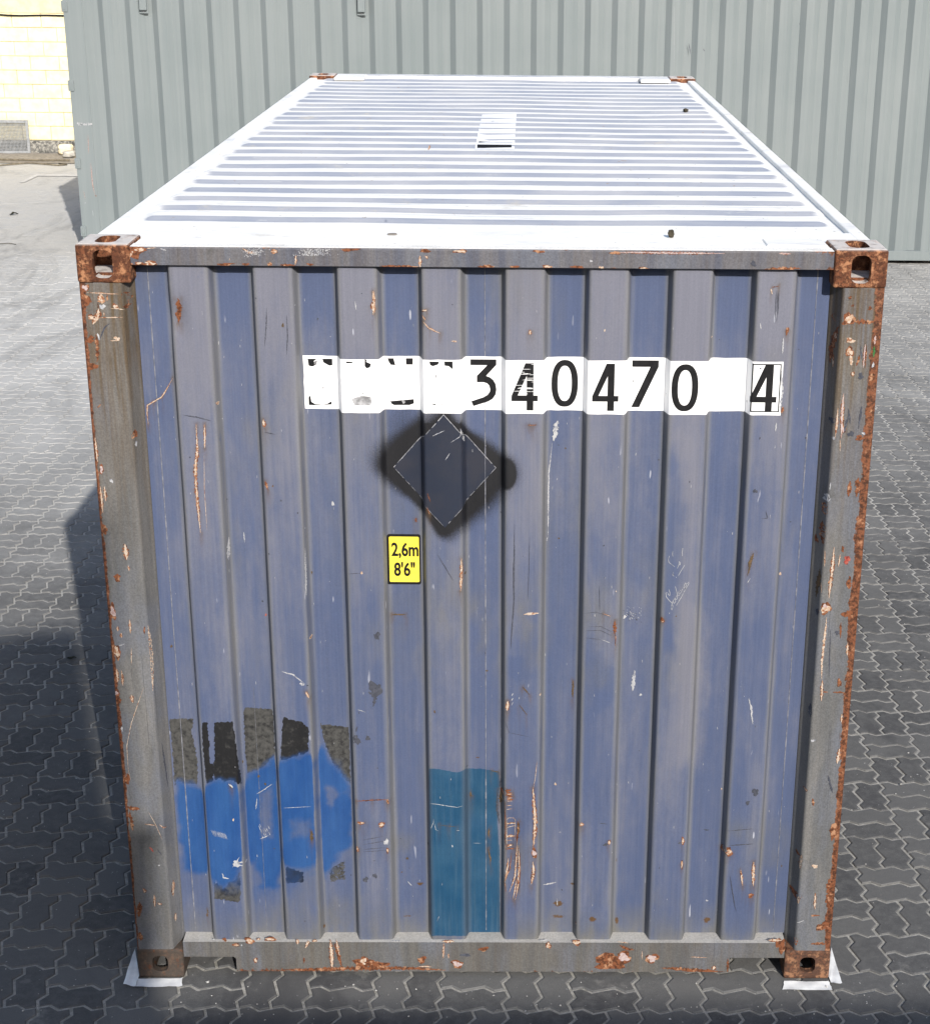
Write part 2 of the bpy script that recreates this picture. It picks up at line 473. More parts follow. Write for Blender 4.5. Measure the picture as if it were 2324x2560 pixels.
M_VINYL = mat_plain('white_vinyl', (.78, .78, .79, 1), (.83, .83, .83, 1), 12, .45, .3, .05)
M_BLACK = mat_plain('black_vinyl', (.007, .007, .008, 1), (.012, .012, .013, 1), 60, .6, .15, .05)
M_GREYSM = mat_plain('grey_smudge', (.16, .16, .165, 1), (.42, .42, .43, 1), 40, .5, .3, 0)
M_YEL = mat_plain('yellow_vinyl', srgb(224, 204, 62), srgb(232, 214, 78), 10, .45, .3, .03)
M_DIA = mat_plain('slate_overpaint', (.017, .022, .037, 1), (.025, .027, .038, 1), 9, .45, .3, .04)
M_SILV = mat_plain('peeled_edge', (.16, .165, .18, 1), (.34, .34, .36, 1), 60, .6, .3, 0)
M_TAPE = mat_plain('masking_tape', (.60, .61, .62, 1), (.70, .71, .71, 1), 30, .6, .25, .1)
M_SEAM = mat_plain('weld_line', (.10, .11, .14, 1), (.24, .24, .26, 1), 45, .55, .3, 0)
M_DARKMETAL = mat_plain('dark_underside', (.03, .03, .032, 1), (.05, .05, .05, 1), 10)

# ------------------------------------------------------------------ ground and paving
PX, PY, X0, Y0, PROT = .2290, .2335, -1.300, -.168, math.radians(-.5)
AMP = .0125
def saw(t, a):
    t = t-math.floor(t)
    if t < .35: return a*t/.35
    if t < .65: return a*(1-2*(t-.35)/.30)
    return -a*(1-(t-.65)/.35)
def block_outline(horizontal):
    wx, wy = (PX, PY/2) if horizontal else (PX/2, PY)
    nx, ny = (2, 1) if horizontal else (1, 2)
    tx = [k+f for k in range(nx) for f in (0, .35, .65)]
    ty = [k+f for k in range(ny) for f in (0, .35, .65)]
    hx, hy = PX/2, PY/2
    b = [(t*hx, saw(t, AMP)) for t in tx]
    r = [(wx-saw(t, AMP), t*hy) for t in ty]
    tp = [((nx-t)*hx, wy+saw(nx-t, AMP)) for t in tx]
    l = [(-saw(ny-t, AMP), (ny-t)*hy) for t in ty]
    return np.array(b+r+tp+l)
def inset(P, d):
    n = len(P); out = []
    for i in range(n):
        a, b, c = P[i-1], P[i], P[(i+1) % n]
        e1 = (b-a)/np.linalg.norm(b-a); e2 = (c-b)/np.linalg.norm(c-b)
        n1 = np.array([-e1[1], e1[0]]); n2 = np.array([-e2[1], e2[0]])
        m = n1+n2; m /= np.linalg.norm(m)
        out.append(b+m*d/max(.5, m @ n1))
    return np.array(out)
def block_geo(horizontal):
    P = block_outline(horizontal)
    o = inset(P, .0050); i = inset(P, .0088)
    ctr = P.mean(0); n = len(P)
    V = np.zeros((3*n, 3))
    V[:n, :2] = i-ctr; V[n:2*n, :2] = o-ctr; V[n:2*n, 2] = -.0035; V[2*n:, :2] = o-ctr; V[2*n:, 2] = -.02
    T = [(a, b, c) for a, b, c in tessellate_polygon([[Vector((p[0], p[1], 0)) for p in i]])]
    F = []
    for a, b, c in T:
        A, B, C_ = V[a], V[b], V[c]
        F.append((a, b, c) if (B[0]-A[0])*(C_[1]-A[1])-(B[1]-A[1])*(C_[0]-A[0]) > 0 else (a, c, b))
    for k in range(n):
        j = (k+1) % n
        F += [(n+k, n+j, j), (n+k, j, k), (2*n+k, 2*n+j, n+j), (2*n+k, n+j, n+k)]
    return V, np.array(F), ctr
GEO = {h: block_geo(h) for h in (True, False)}

ground = mesh_from('ground', [(-90, -70, -.0055), (90, -70, -.0055), (90, 110, -.0055), (-90, 110, -.0055)], [(0, 1, 2, 3)])
ground = tag(link('ground', ground, MSD), kind='structure')

cells = []
cr, sr = math.cos(PROT), math.sin(PROT)
for i in range(-46, 46):
    for j in range(-16, 96):
        hor = ((i+j) % 2 == 1)
        for k in range(2):
            ox = X0+i*PX+(0 if hor else k*PX/2); oy = Y0+j*PY+(k*PY/2 if hor else 0)
            c = GEO[hor][2]
            x, y = ox+c[0], oy+c[1]
            xr, yr = (x-X0)*cr-(y-Y0)*sr+X0, (x-X0)*sr+(y-Y0)*cr+Y0
            if yr > 20.95 or (yr > 13.7 and xr > -3.0) or (yr > 12 and xr > 7): continue
            if abs(xr) < .75 and .9 < yr < 5.2: continue          # out of sight under the container
            cells.append((xr, yr, hor))
C = np.array([(a, b) for a, b, _ in cells])
uu, vv = project(C[:, 0], C[:, 1], np.zeros(len(C)))
dist = np.hypot(C[:, 0]-CAM[0], np.hypot(C[:, 1]-CAM[1], CAM[2]))
# keep what the camera or a camera a step to the side could see
keep = (uu > -900) & (uu < 3250) & (vv > -200) & (vv < 3300) & (C[:, 1] > CAM[1]+2.2)
inframe = (uu > -10) & (uu < 2334) & (vv < 2575)
sil = [(345, 2405), (186, 610), (779, 186), (1733, 190), (2224, 626), (2073, 2405)]
hidden = sdf(uu, vv, sil) > 14
gy = (C[:, 1] > 13.3) & (C[:, 0] > -4.7)
show = inframe & ~hidden & ~gy
area = np.where(show, 1/dist**3, 0)
order = np.argsort(-area)
single = set(int(t) for t in order[:300] if show[t])
HM = {}
for h in (True, False):
    V, F, _ = GEO[h]
    HM[h] = mesh_from('paving_block', V, F); HM[h].materials.append(MPV)
    attr(HM[h], 'rnd', np.zeros(len(V)))
rs = np.random.RandomState(3)
SV = []; SF = []; SR = []; off = 0
for idx, (x, y, hor) in enumerate(cells):
    dz = rs.uniform(-.0025, .0008)-.0052*min(1, max(0, (y-8.5+rs.uniform(-2, 2))/5))*(x < -2); tx, ty = rs.uniform(-.008, .008, 2); rr = rs.rand()
    if idx in single:
        o = bpy.data.objects.new('paving_block', HM[hor]); COL.objects.link(o); o.parent = ground
        o.location = (x, y, dz); o.rotation_euler = (tx, ty, PROT+rs.uniform(-.006, .006))
    elif keep[idx]:
        V, F, _ = GEO[hor]
        W = V.copy()
        W[:, 2] += dz+W[:, 0]*ty+W[:, 1]*tx
        W[:, 0], W[:, 1] = V[:, 0]*cr-V[:, 1]*sr+x, V[:, 0]*sr+V[:, 1]*cr+y
        if dist[idx] > 9:                                         # far stones: no buried sides
            n = len(V)//3; W = W[:2*n]; F = F[(F < 2*n).all(1)]
        SV.append(W); SF.append(F+off); SR.append(np.full(len(W), rr)); off += len(W)
me = np_mesh('paving_field', np.concatenate(SV), np.concatenate(SF))
attr(me, 'rnd', np.concatenate(SR))
tag(link('paving_field', me, MPV, ground), kind='stuff')

# ------------------------------------------------------------------ corner casting (hollow, three holes)
def stadium(bm, axis, c, w_, h_, depth, r):
    """rounded slot prism; axis = drilling axis; w_, h_ sizes over the other two"""
    pts = []
    for sx, sy, a0 in ((1, 1, 0), (-1, 1, 90), (-1, -1, 180), (1, -1, 270)):
        for k in range(5):
            a = math.radians(a0+k*22.5)
            pts.append((sx*(w_/2-r)+r*math.cos(a), sy*(h_/2-r)+r*math.sin(a)))
    rings = []
    for d in (-depth, depth):
        ring = []
        for p, q in pts:
            v = {'x': (d, p, q), 'y': (p, d, q), 'z': (p, q, d)}[axis]
            ring.append(bm.verts.new((v[0]+c[0], v[1]+c[1], v[2]+c[2])))
        rings.append(ring)
    n = len(pts)
    bm.faces.new(rings[0]); bm.faces.new(rings[1][::-1])
    for k in range(n):
        bm.faces.new((rings[0][k], rings[1][k], rings[1][(k+1) % n], rings[0][(k+1) % n]))
    bmesh.ops.recalc_face_normals(bm, faces=bm.faces)

def boolean(base, cutters):
    ob = bpy.data.objects.new('tmp', base); COL.objects.link(ob)
    tmp = []
    for c in cutters:
        co = bpy.data.objects.new('cut', c); COL.objects.link(co); tmp.append(co)
        m = ob.modifiers.new('b', 'BOOLEAN'); m.operation = 'DIFFERENCE'; m.solver = 'EXACT'; m.object = co
    bpy.context.view_layer.update()
    me = bpy.data.meshes.new_from_object(ob.evaluated_get(bpy.context.evaluated_depsgraph_get()))
    for o in tmp+[ob]: bpy.data.objects.remove(o)
    return me

def casting_base(hw, hh):
    # local: outer corner at origin, extends +x (width .162), +y (.178), z 0 .. -.118 (outer face up)
    bm = bmesh.new(); add_box(bm, 0, .162, 0, .178, -.118, 0, .009, 3); b = bm_mesh(bm, 'b')
    cs = []
    bm = bmesh.new(); add_box(bm, .026, .136, .026, .150, -.092, -.026); cs.append(bm_mesh(bm, 'c'))
    bm = bmesh.new(); stadium(bm, 'y', (.080, 0, -.060), hw, hh, .04, min(hw, hh)/2*.72); cs.append(bm_mesh(bm, 'c'))
    bm = bmesh.new(); stadium(bm, 'z', (.080, .089, 0), .0635, .120, .04, .028); cs.append(bm_mesh(bm, 'c'))
    bm = bmesh.new(); stadium(bm, 'x', (0, .089, -.060), .070, .055, .04, .025); cs.append(bm_mesh(bm, 'c'))
    return boolean(b, cs)

def casting(base, sx, sy, sz, at, paint=0.0):
    me = base.copy()
    n = len(me.vertices); co = np.zeros(n*3, np.float32); me.vertices.foreach_get('co', co); co = co.reshape(-1, 3)
    co = co*np.array([sx, sy, sz])+np.array(at)
    me.vertices.foreach_set('co', co.astype(np.float32).ravel())
    if sx*sy*sz < 0: me.flip_normals()
    attr(me, 'paint', np.full(n, paint))
    me.materials.clear(); me.materials.append(MC)
    me.update()
    return me
CB_TOP = casting_base(.060, .084)
CB_BOT = casting_base(.054, .062)

# ------------------------------------------------------------------ the blue container
HW, HT, LEN = 1.219, 2.591, 6.058
box_root = empty('shipping_container', (0, 0, 0), 'faded blue shipping container with rusted corners and white number band', 'container')

Y_OUT, Y_IN = .026, .071
def panel_breaks():
    """list of (x, y) along the end wall from left to right with rounded bends"""
    pts = [(-1.062, Y_IN)]
    for k in range(-4, 5):
        c = k*.2545
        a, b = c-.0565, c+.0565
        if k > -4: pts += [(a-.012, Y_OUT), (a, Y_IN)]
        if k < 4: pts += [(b, Y_IN), (b+.012, Y_OUT)]
    pts += [(1.062, Y_IN)]
    out = [pts[0]]
    r = .0045
    for i in range(1, len(pts)-1):
        p, a, b = np.array(pts[i]), np.array(pts[i-1]), np.array(pts[i+1])
        d1 = (a-p)/np.linalg.norm(a-p); d2 = (b-p)/np.linalg.norm(b-p)
        q0 = p+d1*r*1.6; q2 = p+d2*r*1.6
        out += [tuple(q0), tuple(.25*q0+.5*p+.25*q2), tuple(q2)]
    return out+[pts[-1]]
PB = panel_breaks()
PBX = np.array([p[0] for p in PB]); PBY = np.array([p[1] for p in PB])
def wob(x, z):
    w_ = (fbm(np.asarray(x)*2.3+9, np.asarray(z)*1.6+4, 5, 3)-.5)*.011
    # dent beside the teal repaint and one high on the left
    w_ = w_ + .016*np.exp(-((x-.088)/.035)**2-((z-.50)/.14)**2)
    w_ = w_ + .008*np.exp(-((x-.0)/.09)**2-((z-.62)/.05)**2)
    w_ = w_ + .012*np.exp(-((x+.935)/.03)**2-((z-2.36)/.06)**2)
    return w_
def surf_panel(x, z): return np.interp(x, PBX, PBY)+wob(x, z)
POSTX = np.array([1.062, 1.069, 1.072, 1.0728, 1.0878, 1.0885, 1.0915, 1.0965, 1.2095, 1.2115, 1.2150, 1.2163, 1.2165])
POSTY = np.array([.074, .068, .0605, .0585, .0135, .0115, .0062, .0041, .004, .0041, .0060, .0100, .012])
def surf_y(surf, x, z):
    if surf == 'panel': return float(surf_panel(np.array(x), np.array(z)))
    if surf == 'post': return float(np.interp(abs(x), POSTX, POSTY))
    return SURFY[surf]
def P(u, v, surf='panel'):
    y = .05
    if surf == 'post':
        y = .004
        for _ in range(4):
            x, z = hitY(u, v, y); y = surf_y(surf, x, z)
        return x, y, z
    if surf != 'panel':
        y = SURFY[surf]; x, z = hitY(u, v, y); return x, y, z
    for _ in range(6):
        x, z = hitY(u, v, y); y = float(surf_panel(np.array(x), np.array(z)))
    return x, y, z
SURFY = {'top': .010, 'bot': .010}

# --- end wall mesh with paint masks
ZB, ZT = .143, 2.530
xs = []
for a, b in zip(PBX[:-1], PBX[1:]):
    k = max(1, int(math.ceil((b-a)/.0075))); xs += list(np.linspace(a, b, k, endpoint=False))
xs = np.array(xs+[PBX[-1]])
zs = np.linspace(ZB, ZT, 320)
PXS, PZS = xs.copy(), zs.copy()
XX, ZZ = np.meshgrid(xs, zs)
YY = surf_panel(XX, ZZ)
V = np.stack([XX, YY, ZZ], -1).reshape(-1, 3)
i = np.arange(XX.size).reshape(XX.shape)
Q = np.stack([i[:-1, :-1], i[:-1, 1:], i[1:, 1:], i[1:, :-1]], -1).reshape(-1, 4)
me = np_mesh('end_wall', V, Q, True)
U, W = project(V[:, 0], V[:, 1], V[:, 2])
X, Z = V[:, 0], V[:, 2]
yp = np.interp(X, PBX, PBY)
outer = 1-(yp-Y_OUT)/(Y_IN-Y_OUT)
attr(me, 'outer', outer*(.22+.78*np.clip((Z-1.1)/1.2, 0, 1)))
cen = np.array([sg*(k*.2545+.0625) for k in range(0, 4) for sg in (1, -1)]+[sg*((k+1)*.2545-.0625) for k in range(0, 4) for sg in (1, -1)])
dmin = np.min(np.abs(X[:, None]-cen[None, :]), axis=1)
slope_a = np.clip(1-(dmin-.006)/(.010+.006*fbm(X*40, Z*3, 15)), 0, 1)
attr(me, 'slope', slope_a)
def poly(zoom, pts):
    ox, oy, s = zoom
    return [(ox+s*a, oy+s*b) for a, b in pts]
Z1 = (400, 1750, 520/1830)
def soft(pts, s, jitter=0, js=.06, seed=1):
    d = sdf(U, W, pts)
    if jitter: d = d+(fbm(U*js, W*js, seed, 4)-.5)*jitter
    return np.clip(.5+d/s, 0, 1)
blue = soft(poly(Z1, [(150, 720), (390, 760), (480, 700), (700, 720), (790, 660), (1010, 500), (1060, 545), (1330, 455), (1430, 400), (1500, 530), (1660, 720), (1695, 900), (1690, 1290), (1570, 1380), (1490, 1500), (1440, 1560), (1390, 1470), (1250, 1500), (1110, 1460), (1060, 1560), (1040, 1690), (900, 1660), (830, 1450), (720, 1460), (650, 1600), (560, 1650), (480, 1600), (430, 1560), (330, 1530), (215, 1500), (170, 1200), (145, 900)]), 52, 18)
haze = .42*soft(poly(Z1, [(120, 700), (1700, 420), (1700, 1500), (1080, 1850), (830, 1850), (430, 1780), (230, 1780), (150, 1000)]), 90, 20)
rub = np.maximum(soft(poly(Z1, [(860, 800), (1000, 740), (1010, 1000), (1010, 1230), (870, 1240), (850, 960)]), 30, 14, .1, 4), soft(poly(Z1, [(1430, 715), (1540, 740), (1600, 820), (1510, 1000), (1440, 900)]), 26, 12, .1, 6))
rub = np.maximum(rub, .8*soft(poly(Z1, [(1090, 1020), (1360, 1000), (1380, 1240), (1100, 1270)]), 40, 18, .08, 7))
facing_right = ((outer > .05) & (outer < .95) & (np.interp(X+.004, PBX, PBY) > np.interp(X-.004, PBX, PBY)))
blue = np.maximum(blue, haze)*(1-.62*rub)
slopeR = (outer > .02) & (outer < .98)
blue = np.where(slopeR, blue*.45, blue)
attr(me, 'blue', blue)
roller = np.zeros(len(X)); tar = np.zeros(len(X))
for pts, t in (([(85, 170), (300, 160), (275, 260), (310, 420), (330, 560), (330, 760), (130, 760), (105, 400)], 0.0),
               ([(365, 195), (415, 200), (435, 400), (440, 560), (470, 560), (470, 740), (410, 750), (385, 500)], .75),
               ([(480, 195), (640, 195), (660, 340), (720, 740), (480, 730), (480, 350)], .72),
               ([(735, 65), (990, 80), (1005, 300), (1015, 540), (880, 660), (780, 690), (755, 500)], .05),
               ([(1085, 155), (1250, 190), (1310, 250), (1305, 480), (1060, 540), (1075, 250)], .6),
               ([(1410, 210), (1660, 240), (1680, 740), (1560, 640), (1470, 450)], .08),
               ([(480, 1590), (700, 1470), (712, 1680), (700, 1780), (480, 1750)], .1),
               ([(1105, 1460), (1260, 1520), (1268, 1600), (1110, 1615)], .6),
               ([(1470, 1480), (1640, 1380), (1640, 1590), (1490, 1610)], .0)):
    m = soft(poly(Z1, pts), 9, 9, .25, 3+len(pts))
    if pts[0][0] == 1470: m = m*.55
    tar = np.where(m > roller, t, tar); roller = np.maximum(roller, m)
attr(me, 'roller', roller*np.where(blue > .5, .3, 1)); attr(me, 'tar', tar)
Z2 = (1000, 1880, 400/1792)
attr(me, 'teal', soft(poly(Z2, [(318, 190), (400, 188), (560, 215), (640, 228), (690, 212), (740, 185), (900, 188), (1110, 215), (1112, 400), (1095, 600), (1088, 800), (1112, 1100), (1118, 2060), (345, 2060), (332, 1300), (322, 500)]), 6, 3, .3, 9))
Z3 = (700, 800, 800/1830)
dia = poly(Z3, [(942, 538), (1235, 852), (930, 1187), (648, 825)])
dd = sdf(U, W, dia)
ang = np.arctan2(W-1177, U-1108)
reach = 52+30*np.sin(ang*2+.6)+26*fbm(ang*1.5+10, ang*0, 3, 3)
blk = np.clip(1+dd/reach, 0, 1)**1.3
blk *= np.where((W < 1060) & (U > 1060) & (U < 1150), .6, 1)
blob = np.clip(1.25-np.hypot((U-1265)/24, (W-1185)/36), 0, 1)**.6*1.3
tl = .35*np.clip(1-np.hypot((U-1010)/90, (W-1090)/160), 0, 1)
attr(me, 'black', np.clip(np.maximum(np.maximum(blk, np.where(U > 1258, blob, 0)), tl), 0, 1.2))
# chalked fade: long wash marks right of centre
fade = .55*soft([(1690, 1100), (1720, 1120), (1715, 1500), (1760, 1560), (1740, 1900), (1690, 1900), (1690, 1500)], 60, 40, .02, 2) - .5*soft([(1665, 1130), (1700, 1120), (1712, 1350), (1690, 1640), (1650, 1620), (1650, 1300)], 40, 30, .03, 5)
fade = fade-.35*np.clip((Z-2.25)/.25, 0, 1)*(1-outer)+.30*np.clip((Z-1.9)/.5, 0, 1)*outer-.12*np.clip((.6-Z)/.4, 0, 1)
fade = fade-.45*soft([(1260, 1640), (1310, 1650), (1325, 1690), (1290, 1700), (1262, 1680)], 16, 16, .07, 8)-.35*soft([(1470, 1660), (1500, 1640), (1530, 1680), (1540, 1740), (1480, 1780)], 30, 30, .05, 3)
attr(me, 'fade', fade)
smud = np.zeros(len(X))
for a, b, sx_, sy_, k_ in ((1180, 1560, 70, 90, .8), (1290, 1560, 55, 110, .9), (1320, 1640, 40, 50, .6), (1480, 1540, 50, 70, .8), (1500, 1500, 40, 60, .5), (1080, 1680, 60, 90, .4), (960, 1600, 60, 110, .35), (1480, 1720, 70, 80, .5), (1660, 1640, 50, 120, .4), (1840, 2080, 45, 30, .7), (1000, 2110, 40, 25, .7), (1290, 2200, 60, 80, .45), (640, 1650, 90, 60, .3), (820, 1250, 50, 160, .3), (1430, 1260, 60, 120, .3), (1560, 2250, 200, 40, .5), (850, 2270, 160, 40, .5)):
    smud = np.maximum(smud, k_*np.exp(-((U-a)/sx_)**2-((W-b)/sy_)**2))
smud = smud*np.clip((fbm(U*.028, W*.012, 33, 4)-.33)*3.2, 0, 1)
attr(me, 'grime', np.clip(np.clip((.27-Z)/.13, 0, 1)*.75+.35*np.clip((fbm(X*5, Z*2, 21)-.62)*6, 0, 1)+.75*smud, 0, 1))
rust = np.zeros(len(X))
for (a, b, sx, sy, s) in ((1395, 2260, 16, 10, .9), (1480, 2298, 12, 9, .9), (1020, 2289, 16, 4, .8), (1050, 2209, 14, 5, .8), (1365, 2209, 12, 5, .7), (1430, 2209, 14, 5, .7), (1765, 2300, 12, 10, .8), (1540, 2300, 8, 12, .8), (810, 2315, 5, 8, .8), (520, 2285, 10, 10, .6), (1395, 2290, 24, 8, .7), (1005, 2180, 6, 4, .7), (1540, 2150, 6, 14, .6), (1335, 2310, 16, 4, .4), (1192, 1895, 12, 4, .8), (1220, 2080, 4, 14, .6), (1225, 2150, 4, 20, .55), (1178, 1990, 4, 10, .6), (1150, 2187, 10, 5, .6), (1005, 1536, 18, 4, .5), (1240, 2040, 18, 120, .28)):
    rust = np.maximum(rust, s*np.exp(-((U-a)/sx)**2-((W-b)/sy)**2))
attr(me, 'rust', rust)
end_wall = link('end_wall', me, MP, box_root)

# --- decals that hug the corrugated wall
def conform(bm, off, surf='panel'):
    xs_ = [v.co.x for v in bm.verts]; zs_ = [v.co.z for v in bm.verts]
    for x in PBX:
        if min(xs_)+1e-5 < x < max(xs_)-1e-5:
            bmesh.ops.bisect_plane(bm, geom=bm.verts[:]+bm.edges[:]+bm.faces[:], dist=1e-6, plane_co=(x, 0, 0), plane_no=(1, 0, 0))
    z = math.ceil(min(zs_)/.04)*.04
    while z < max(zs_)-1e-4:
        bmesh.ops.bisect_plane(bm, geom=bm.verts[:]+bm.edges[:]+bm.faces[:], dist=1e-6, plane_co=(0, 0, z), plane_no=(0, 0, 1)); z += .04
    for v in bm.verts:
        v.co.y = float(surf_panel(np.array(v.co.x), np.array(v.co.z)))-off

def fill(bm, loops, mat_index=0):
    """loops: outline + holes as (x,z) lists"""
    flat = [p for l in loops for p in l]
    vs = [bm.verts.new((p[0], 0, p[1])) for p in flat]
    for t in tessellate_polygon([[Vector((p[0], p[1], 0)) for p in l] for l in loops]):
        a, b, c = (flat[k] for k in t)
        ccw = (b[0]-a[0])*(c[1]-a[1])-(b[1]-a[1])*(c[0]-a[0])
        if abs(ccw) < 1e-12: continue
        try:
            f = bm.faces.new([vs[k] for k in (t if ccw > 0 else t[::-1])]); f.material_index = mat_index
        except ValueError: pass

def decal(name, loopsets, mat, off, parent):
    bm = bmesh.new()
    for l in loopsets: fill(bm, l)
    conform(bm, off)
    return link(name, bm_mesh(bm, name, True), mat, parent)

BX0, BX1, BZ0, BZ1 = -.560, .926, 2.066, 2.2375
def ragged(x0, x1, z0, z1, a=.0015, n=60, seed=0):
    r = random.Random(seed); p = []
    for k in range(n): p.append((x0+(x1-x0)*k/n, z0+r.uniform(-a, a)))
    for k in range(8): p.append((x1+r.uniform(-a, a), z0+(z1-z0)*k/8))
    for k in range(n): p.append((x1-(x1-x0)*k/n, z1+r.uniform(-a, a)))
    for k in range(8): p.append((x0+r.uniform(-a, a), z1-(z1-z0)*k/8))
    return p
band = decal('number_band', [[ragged(BX0, BX1, BZ0, BZ1, .0008)]], M_VINYL, .0012, box_root)
band['label'] = 'white vinyl band with black container number'
DZ0, DH = 2.0775, .151
def glyph(ch):
    if ch == '3':
        o = [(1573, 95), (1803, 95), (1803, 145), (1712, 246), (1745, 258), (1775, 282), (1797, 320), (1804, 370), (1797, 415), (1770, 455), (1730, 480), (1598, 523), (1580, 478), (1690, 440), (1725, 418), (1745, 390), (1748, 365), (1740, 335), (1720, 313), (1690, 304), (1630, 304), (1630, 245), (1722, 148), (1573, 148)]
        return [[((x-1573)/430, (525-y)/430) for x, y in o]], .535
    if ch == '4':
        o = [(1402, 240), (1448, 240), (1448, 425), (1472, 425), (1472, 458), (1448, 458), (1448, 512), (1410, 512), (1410, 458), (1325, 458), (1325, 428)]
        h = [(1410, 312), (1410, 425), (1360, 425)]
        return [[((x-1325)/272, (512-y)/272) for x, y in l] for l in (o, h)], .54
    if ch == '7':
        o = [(127, 463), (273, 463), (273, 500), (172, 730), (128, 730), (228, 500), (127, 500)]
        return [[((x-127)/267, (730-y)/267) for x, y in o]], .547
    if ch == '0':
        def el(a, b, n=40):
            return [(.275+a*math.copysign(abs(math.cos(t))**.86, math.cos(t)), .5+b*math.copysign(abs(math.sin(t))**.86, math.sin(t))) for t in [2*math.pi*k/n for k in range(n)]]
        return [el(.275, .5), el(.145, .375)], .55
def digit(ch, u, v, parent, shear=0.0):
    x, _, z = P(u, v)
    g, wd = glyph(ch)
    loops = [[(x+(p-wd/2+(q-.5)*shear)*DH, DZ0+q*DH) for p, q in l] for l in g]
    return decal('digit_'+{'3': 'three', '4': 'four', '0': 'zero', '7': 'seven'}[ch], [loops], M_BLACK, .0021, parent)
for ch, u, v in (('3', 1208, 955), ('4', 1311, 964), ('0', 1411, 957), ('4', 1513, 961), ('7', 1611, 961), ('0', 1711, 971), ('4', 1908, 974)):
    digit(ch, u, v, band)
# box round the check digit
x, _, z = P(1912, 974)
a0, a1, b0, b1 = x-.044, x+.046, DZ0-.001, DZ0+DH+.002
decal('check_digit_frame', [[[(a0, b0), (a1, b0), (a1, b1), (a0, b1)], [(a0+.0035, b0+.0035), (a1-.0035, b0+.0035), (a1-.0035, b1-.0035), (a0+.0035, b1-.0035)]]], M_BLACK, .0019, band)
# wear on the first four: white slivers through its upper half
x4, _, _ = P(1311, 964)
sl_ = []
rr = random.Random(11)
for k in range(30):
    z = DZ0+DH*(.34+.66*rr.random()); xa = x4-.04+.07*rr.random(); l = .012+.03*rr.random()
    sl_.append([[(xa, z), (xa+l, z+.0004), (xa+l*.8, z+.0015), (xa+l*.2, z+.0012)]])
tag(decal('vinyl_wear', sl_, M_VINYL, .0027, band), kind='stuff')
ZB3 = (750, 870, 500/1830)
sm = [[(70, 97), (155, 97), (125, 120), (150, 150), (115, 168), (80, 160)], [(205, 97), (295, 97), (297, 155), (270, 160), (215, 130)],
      [(80, 450), (95, 430), (105, 490), (140, 512), (190, 516), (190, 522), (82, 520)], [(200, 518), (250, 508), (290, 485), (290, 515)],
      [(420, 122), (482, 124), (478, 136), (425, 138)], [(592, 100), (612, 110), (605, 125), (650, 145), (640, 175), (610, 185), (592, 165)],
      [(800, 92), (855, 92), (872, 155), (830, 152), (812, 125)], [(968, 92), (1032, 92), (1032, 150), (970, 150)],
      [(825, 485), (940, 475), (1040, 466), (1042, 505), (1000, 520), (860, 520), (838, 508)],
      [(1182, 122), (1272, 124), (1262, 150), (1215, 165), (1190, 155)], [(1318, 122), (1396, 122), (1396, 195), (1360, 165), (1322, 160)],
      [(1210, 505), (1245, 512), (1240, 520), (1215, 517)]]
def zl(zoom, pts, surf='panel'):
    return [(q[0], q[2]) for q in (P(*p, surf) for p in poly(zoom, pts))]
for p in sm: decal('letter_remnant', [[zl(ZB3, p)]], M_BLACK, .0020, band)
gs = [[(470, 465), (560, 435), (650, 445), (658, 500), (640, 525), (500, 520)], [(1232, 250), (1245, 238), (1250, 260), (1240, 280)], [(930, 480), (955, 470), (965, 495), (945, 510)], [(1250, 510), (1310, 512), (1300, 520)], [(130, 120), (160, 110), (150, 150), (130, 150)]]
for p in gs: decal('solvent_smudge', [[zl(ZB3, p)]], M_GREYSM, .0023, band)

# yellow height sign
def rrect(x0, x1, z0, z1, r, n=5):
    p = []
    for cx, cz, a0 in ((x1-r, z1-r, 0), (x0+r, z1-r, 90), (x0+r, z0+r, 180), (x1-r, z0+r, 270)):
        for k in range(n): a = math.radians(a0+90*k/(n-1)); p.append((cx+r*math.cos(a), cz+r*math.sin(a)))
    return p
sx0, _, sz1 = P(*poly(Z3, [(609, 1229)])[0]); sx1, _, sz0 = P(*poly(Z3, [(806, 1511)])[0])
sx1 = sx0+.1085
sign = decal('height_sign', [[rrect(sx0, sx1, sz0, sz1, .007)]], M_BLACK, .0012, box_root)
sign['label'] = 'yellow height label reading 2,6m 8 ft 6 in'
decal('sign_face', [[rrect(sx0+.0065, sx1-.0055, sz0+.0085, sz1-.0085, .004)]], M_YEL, .0020, sign)
def text_decal(name, s, x, z, h, width, mat, off, parent, bold=.028):
    cu = bpy.data.curves.new('t', 'FONT'); cu.body = s; cu.size = 1; cu.offset = bold; cu.resolution_u = 4
    o = bpy.data.objects.new('t', cu); COL.objects.link(o)
    bpy.context.view_layer.update()
    me = bpy.data.meshes.new_from_object(o.evaluated_get(bpy.context.evaluated_depsgraph_get()))
    bpy.data.objects.remove(o)
    bm = bmesh.new(); bm.from_mesh(me)
    vx = [v.co.x for v in bm.verts]; vy = [v.co.y for v in bm.verts]
    ref = .70
    for v in bm.verts:
        px, py = v.co.x, v.co.y
        v.co = (x+(px-min(vx))/(max(vx)-min(vx))*width, 0, z+py/ref*h)
    bmesh.ops.recalc_face_normals(bm, faces=bm.faces)
    for f in bm.faces:
        if f.normal.y > 0: f.normal_flip()
    conform(bm, off)
    return link(name, bm_mesh(bm, name), mat, parent)
sw = sx1-sx0; sh = sz1-sz0
text_decal('sign_text', '2,6m', sx0+.014, sz0+sh*.575, sh*.255, sw-.021, M_BLACK, .0028, sign)
text_decal('sign_text', '8\u00b46\u2033' if False else "8'6\"", sx0+.021, sz0+sh*.18, sh*.255, sw-.040, M_BLACK, .0028, sign)

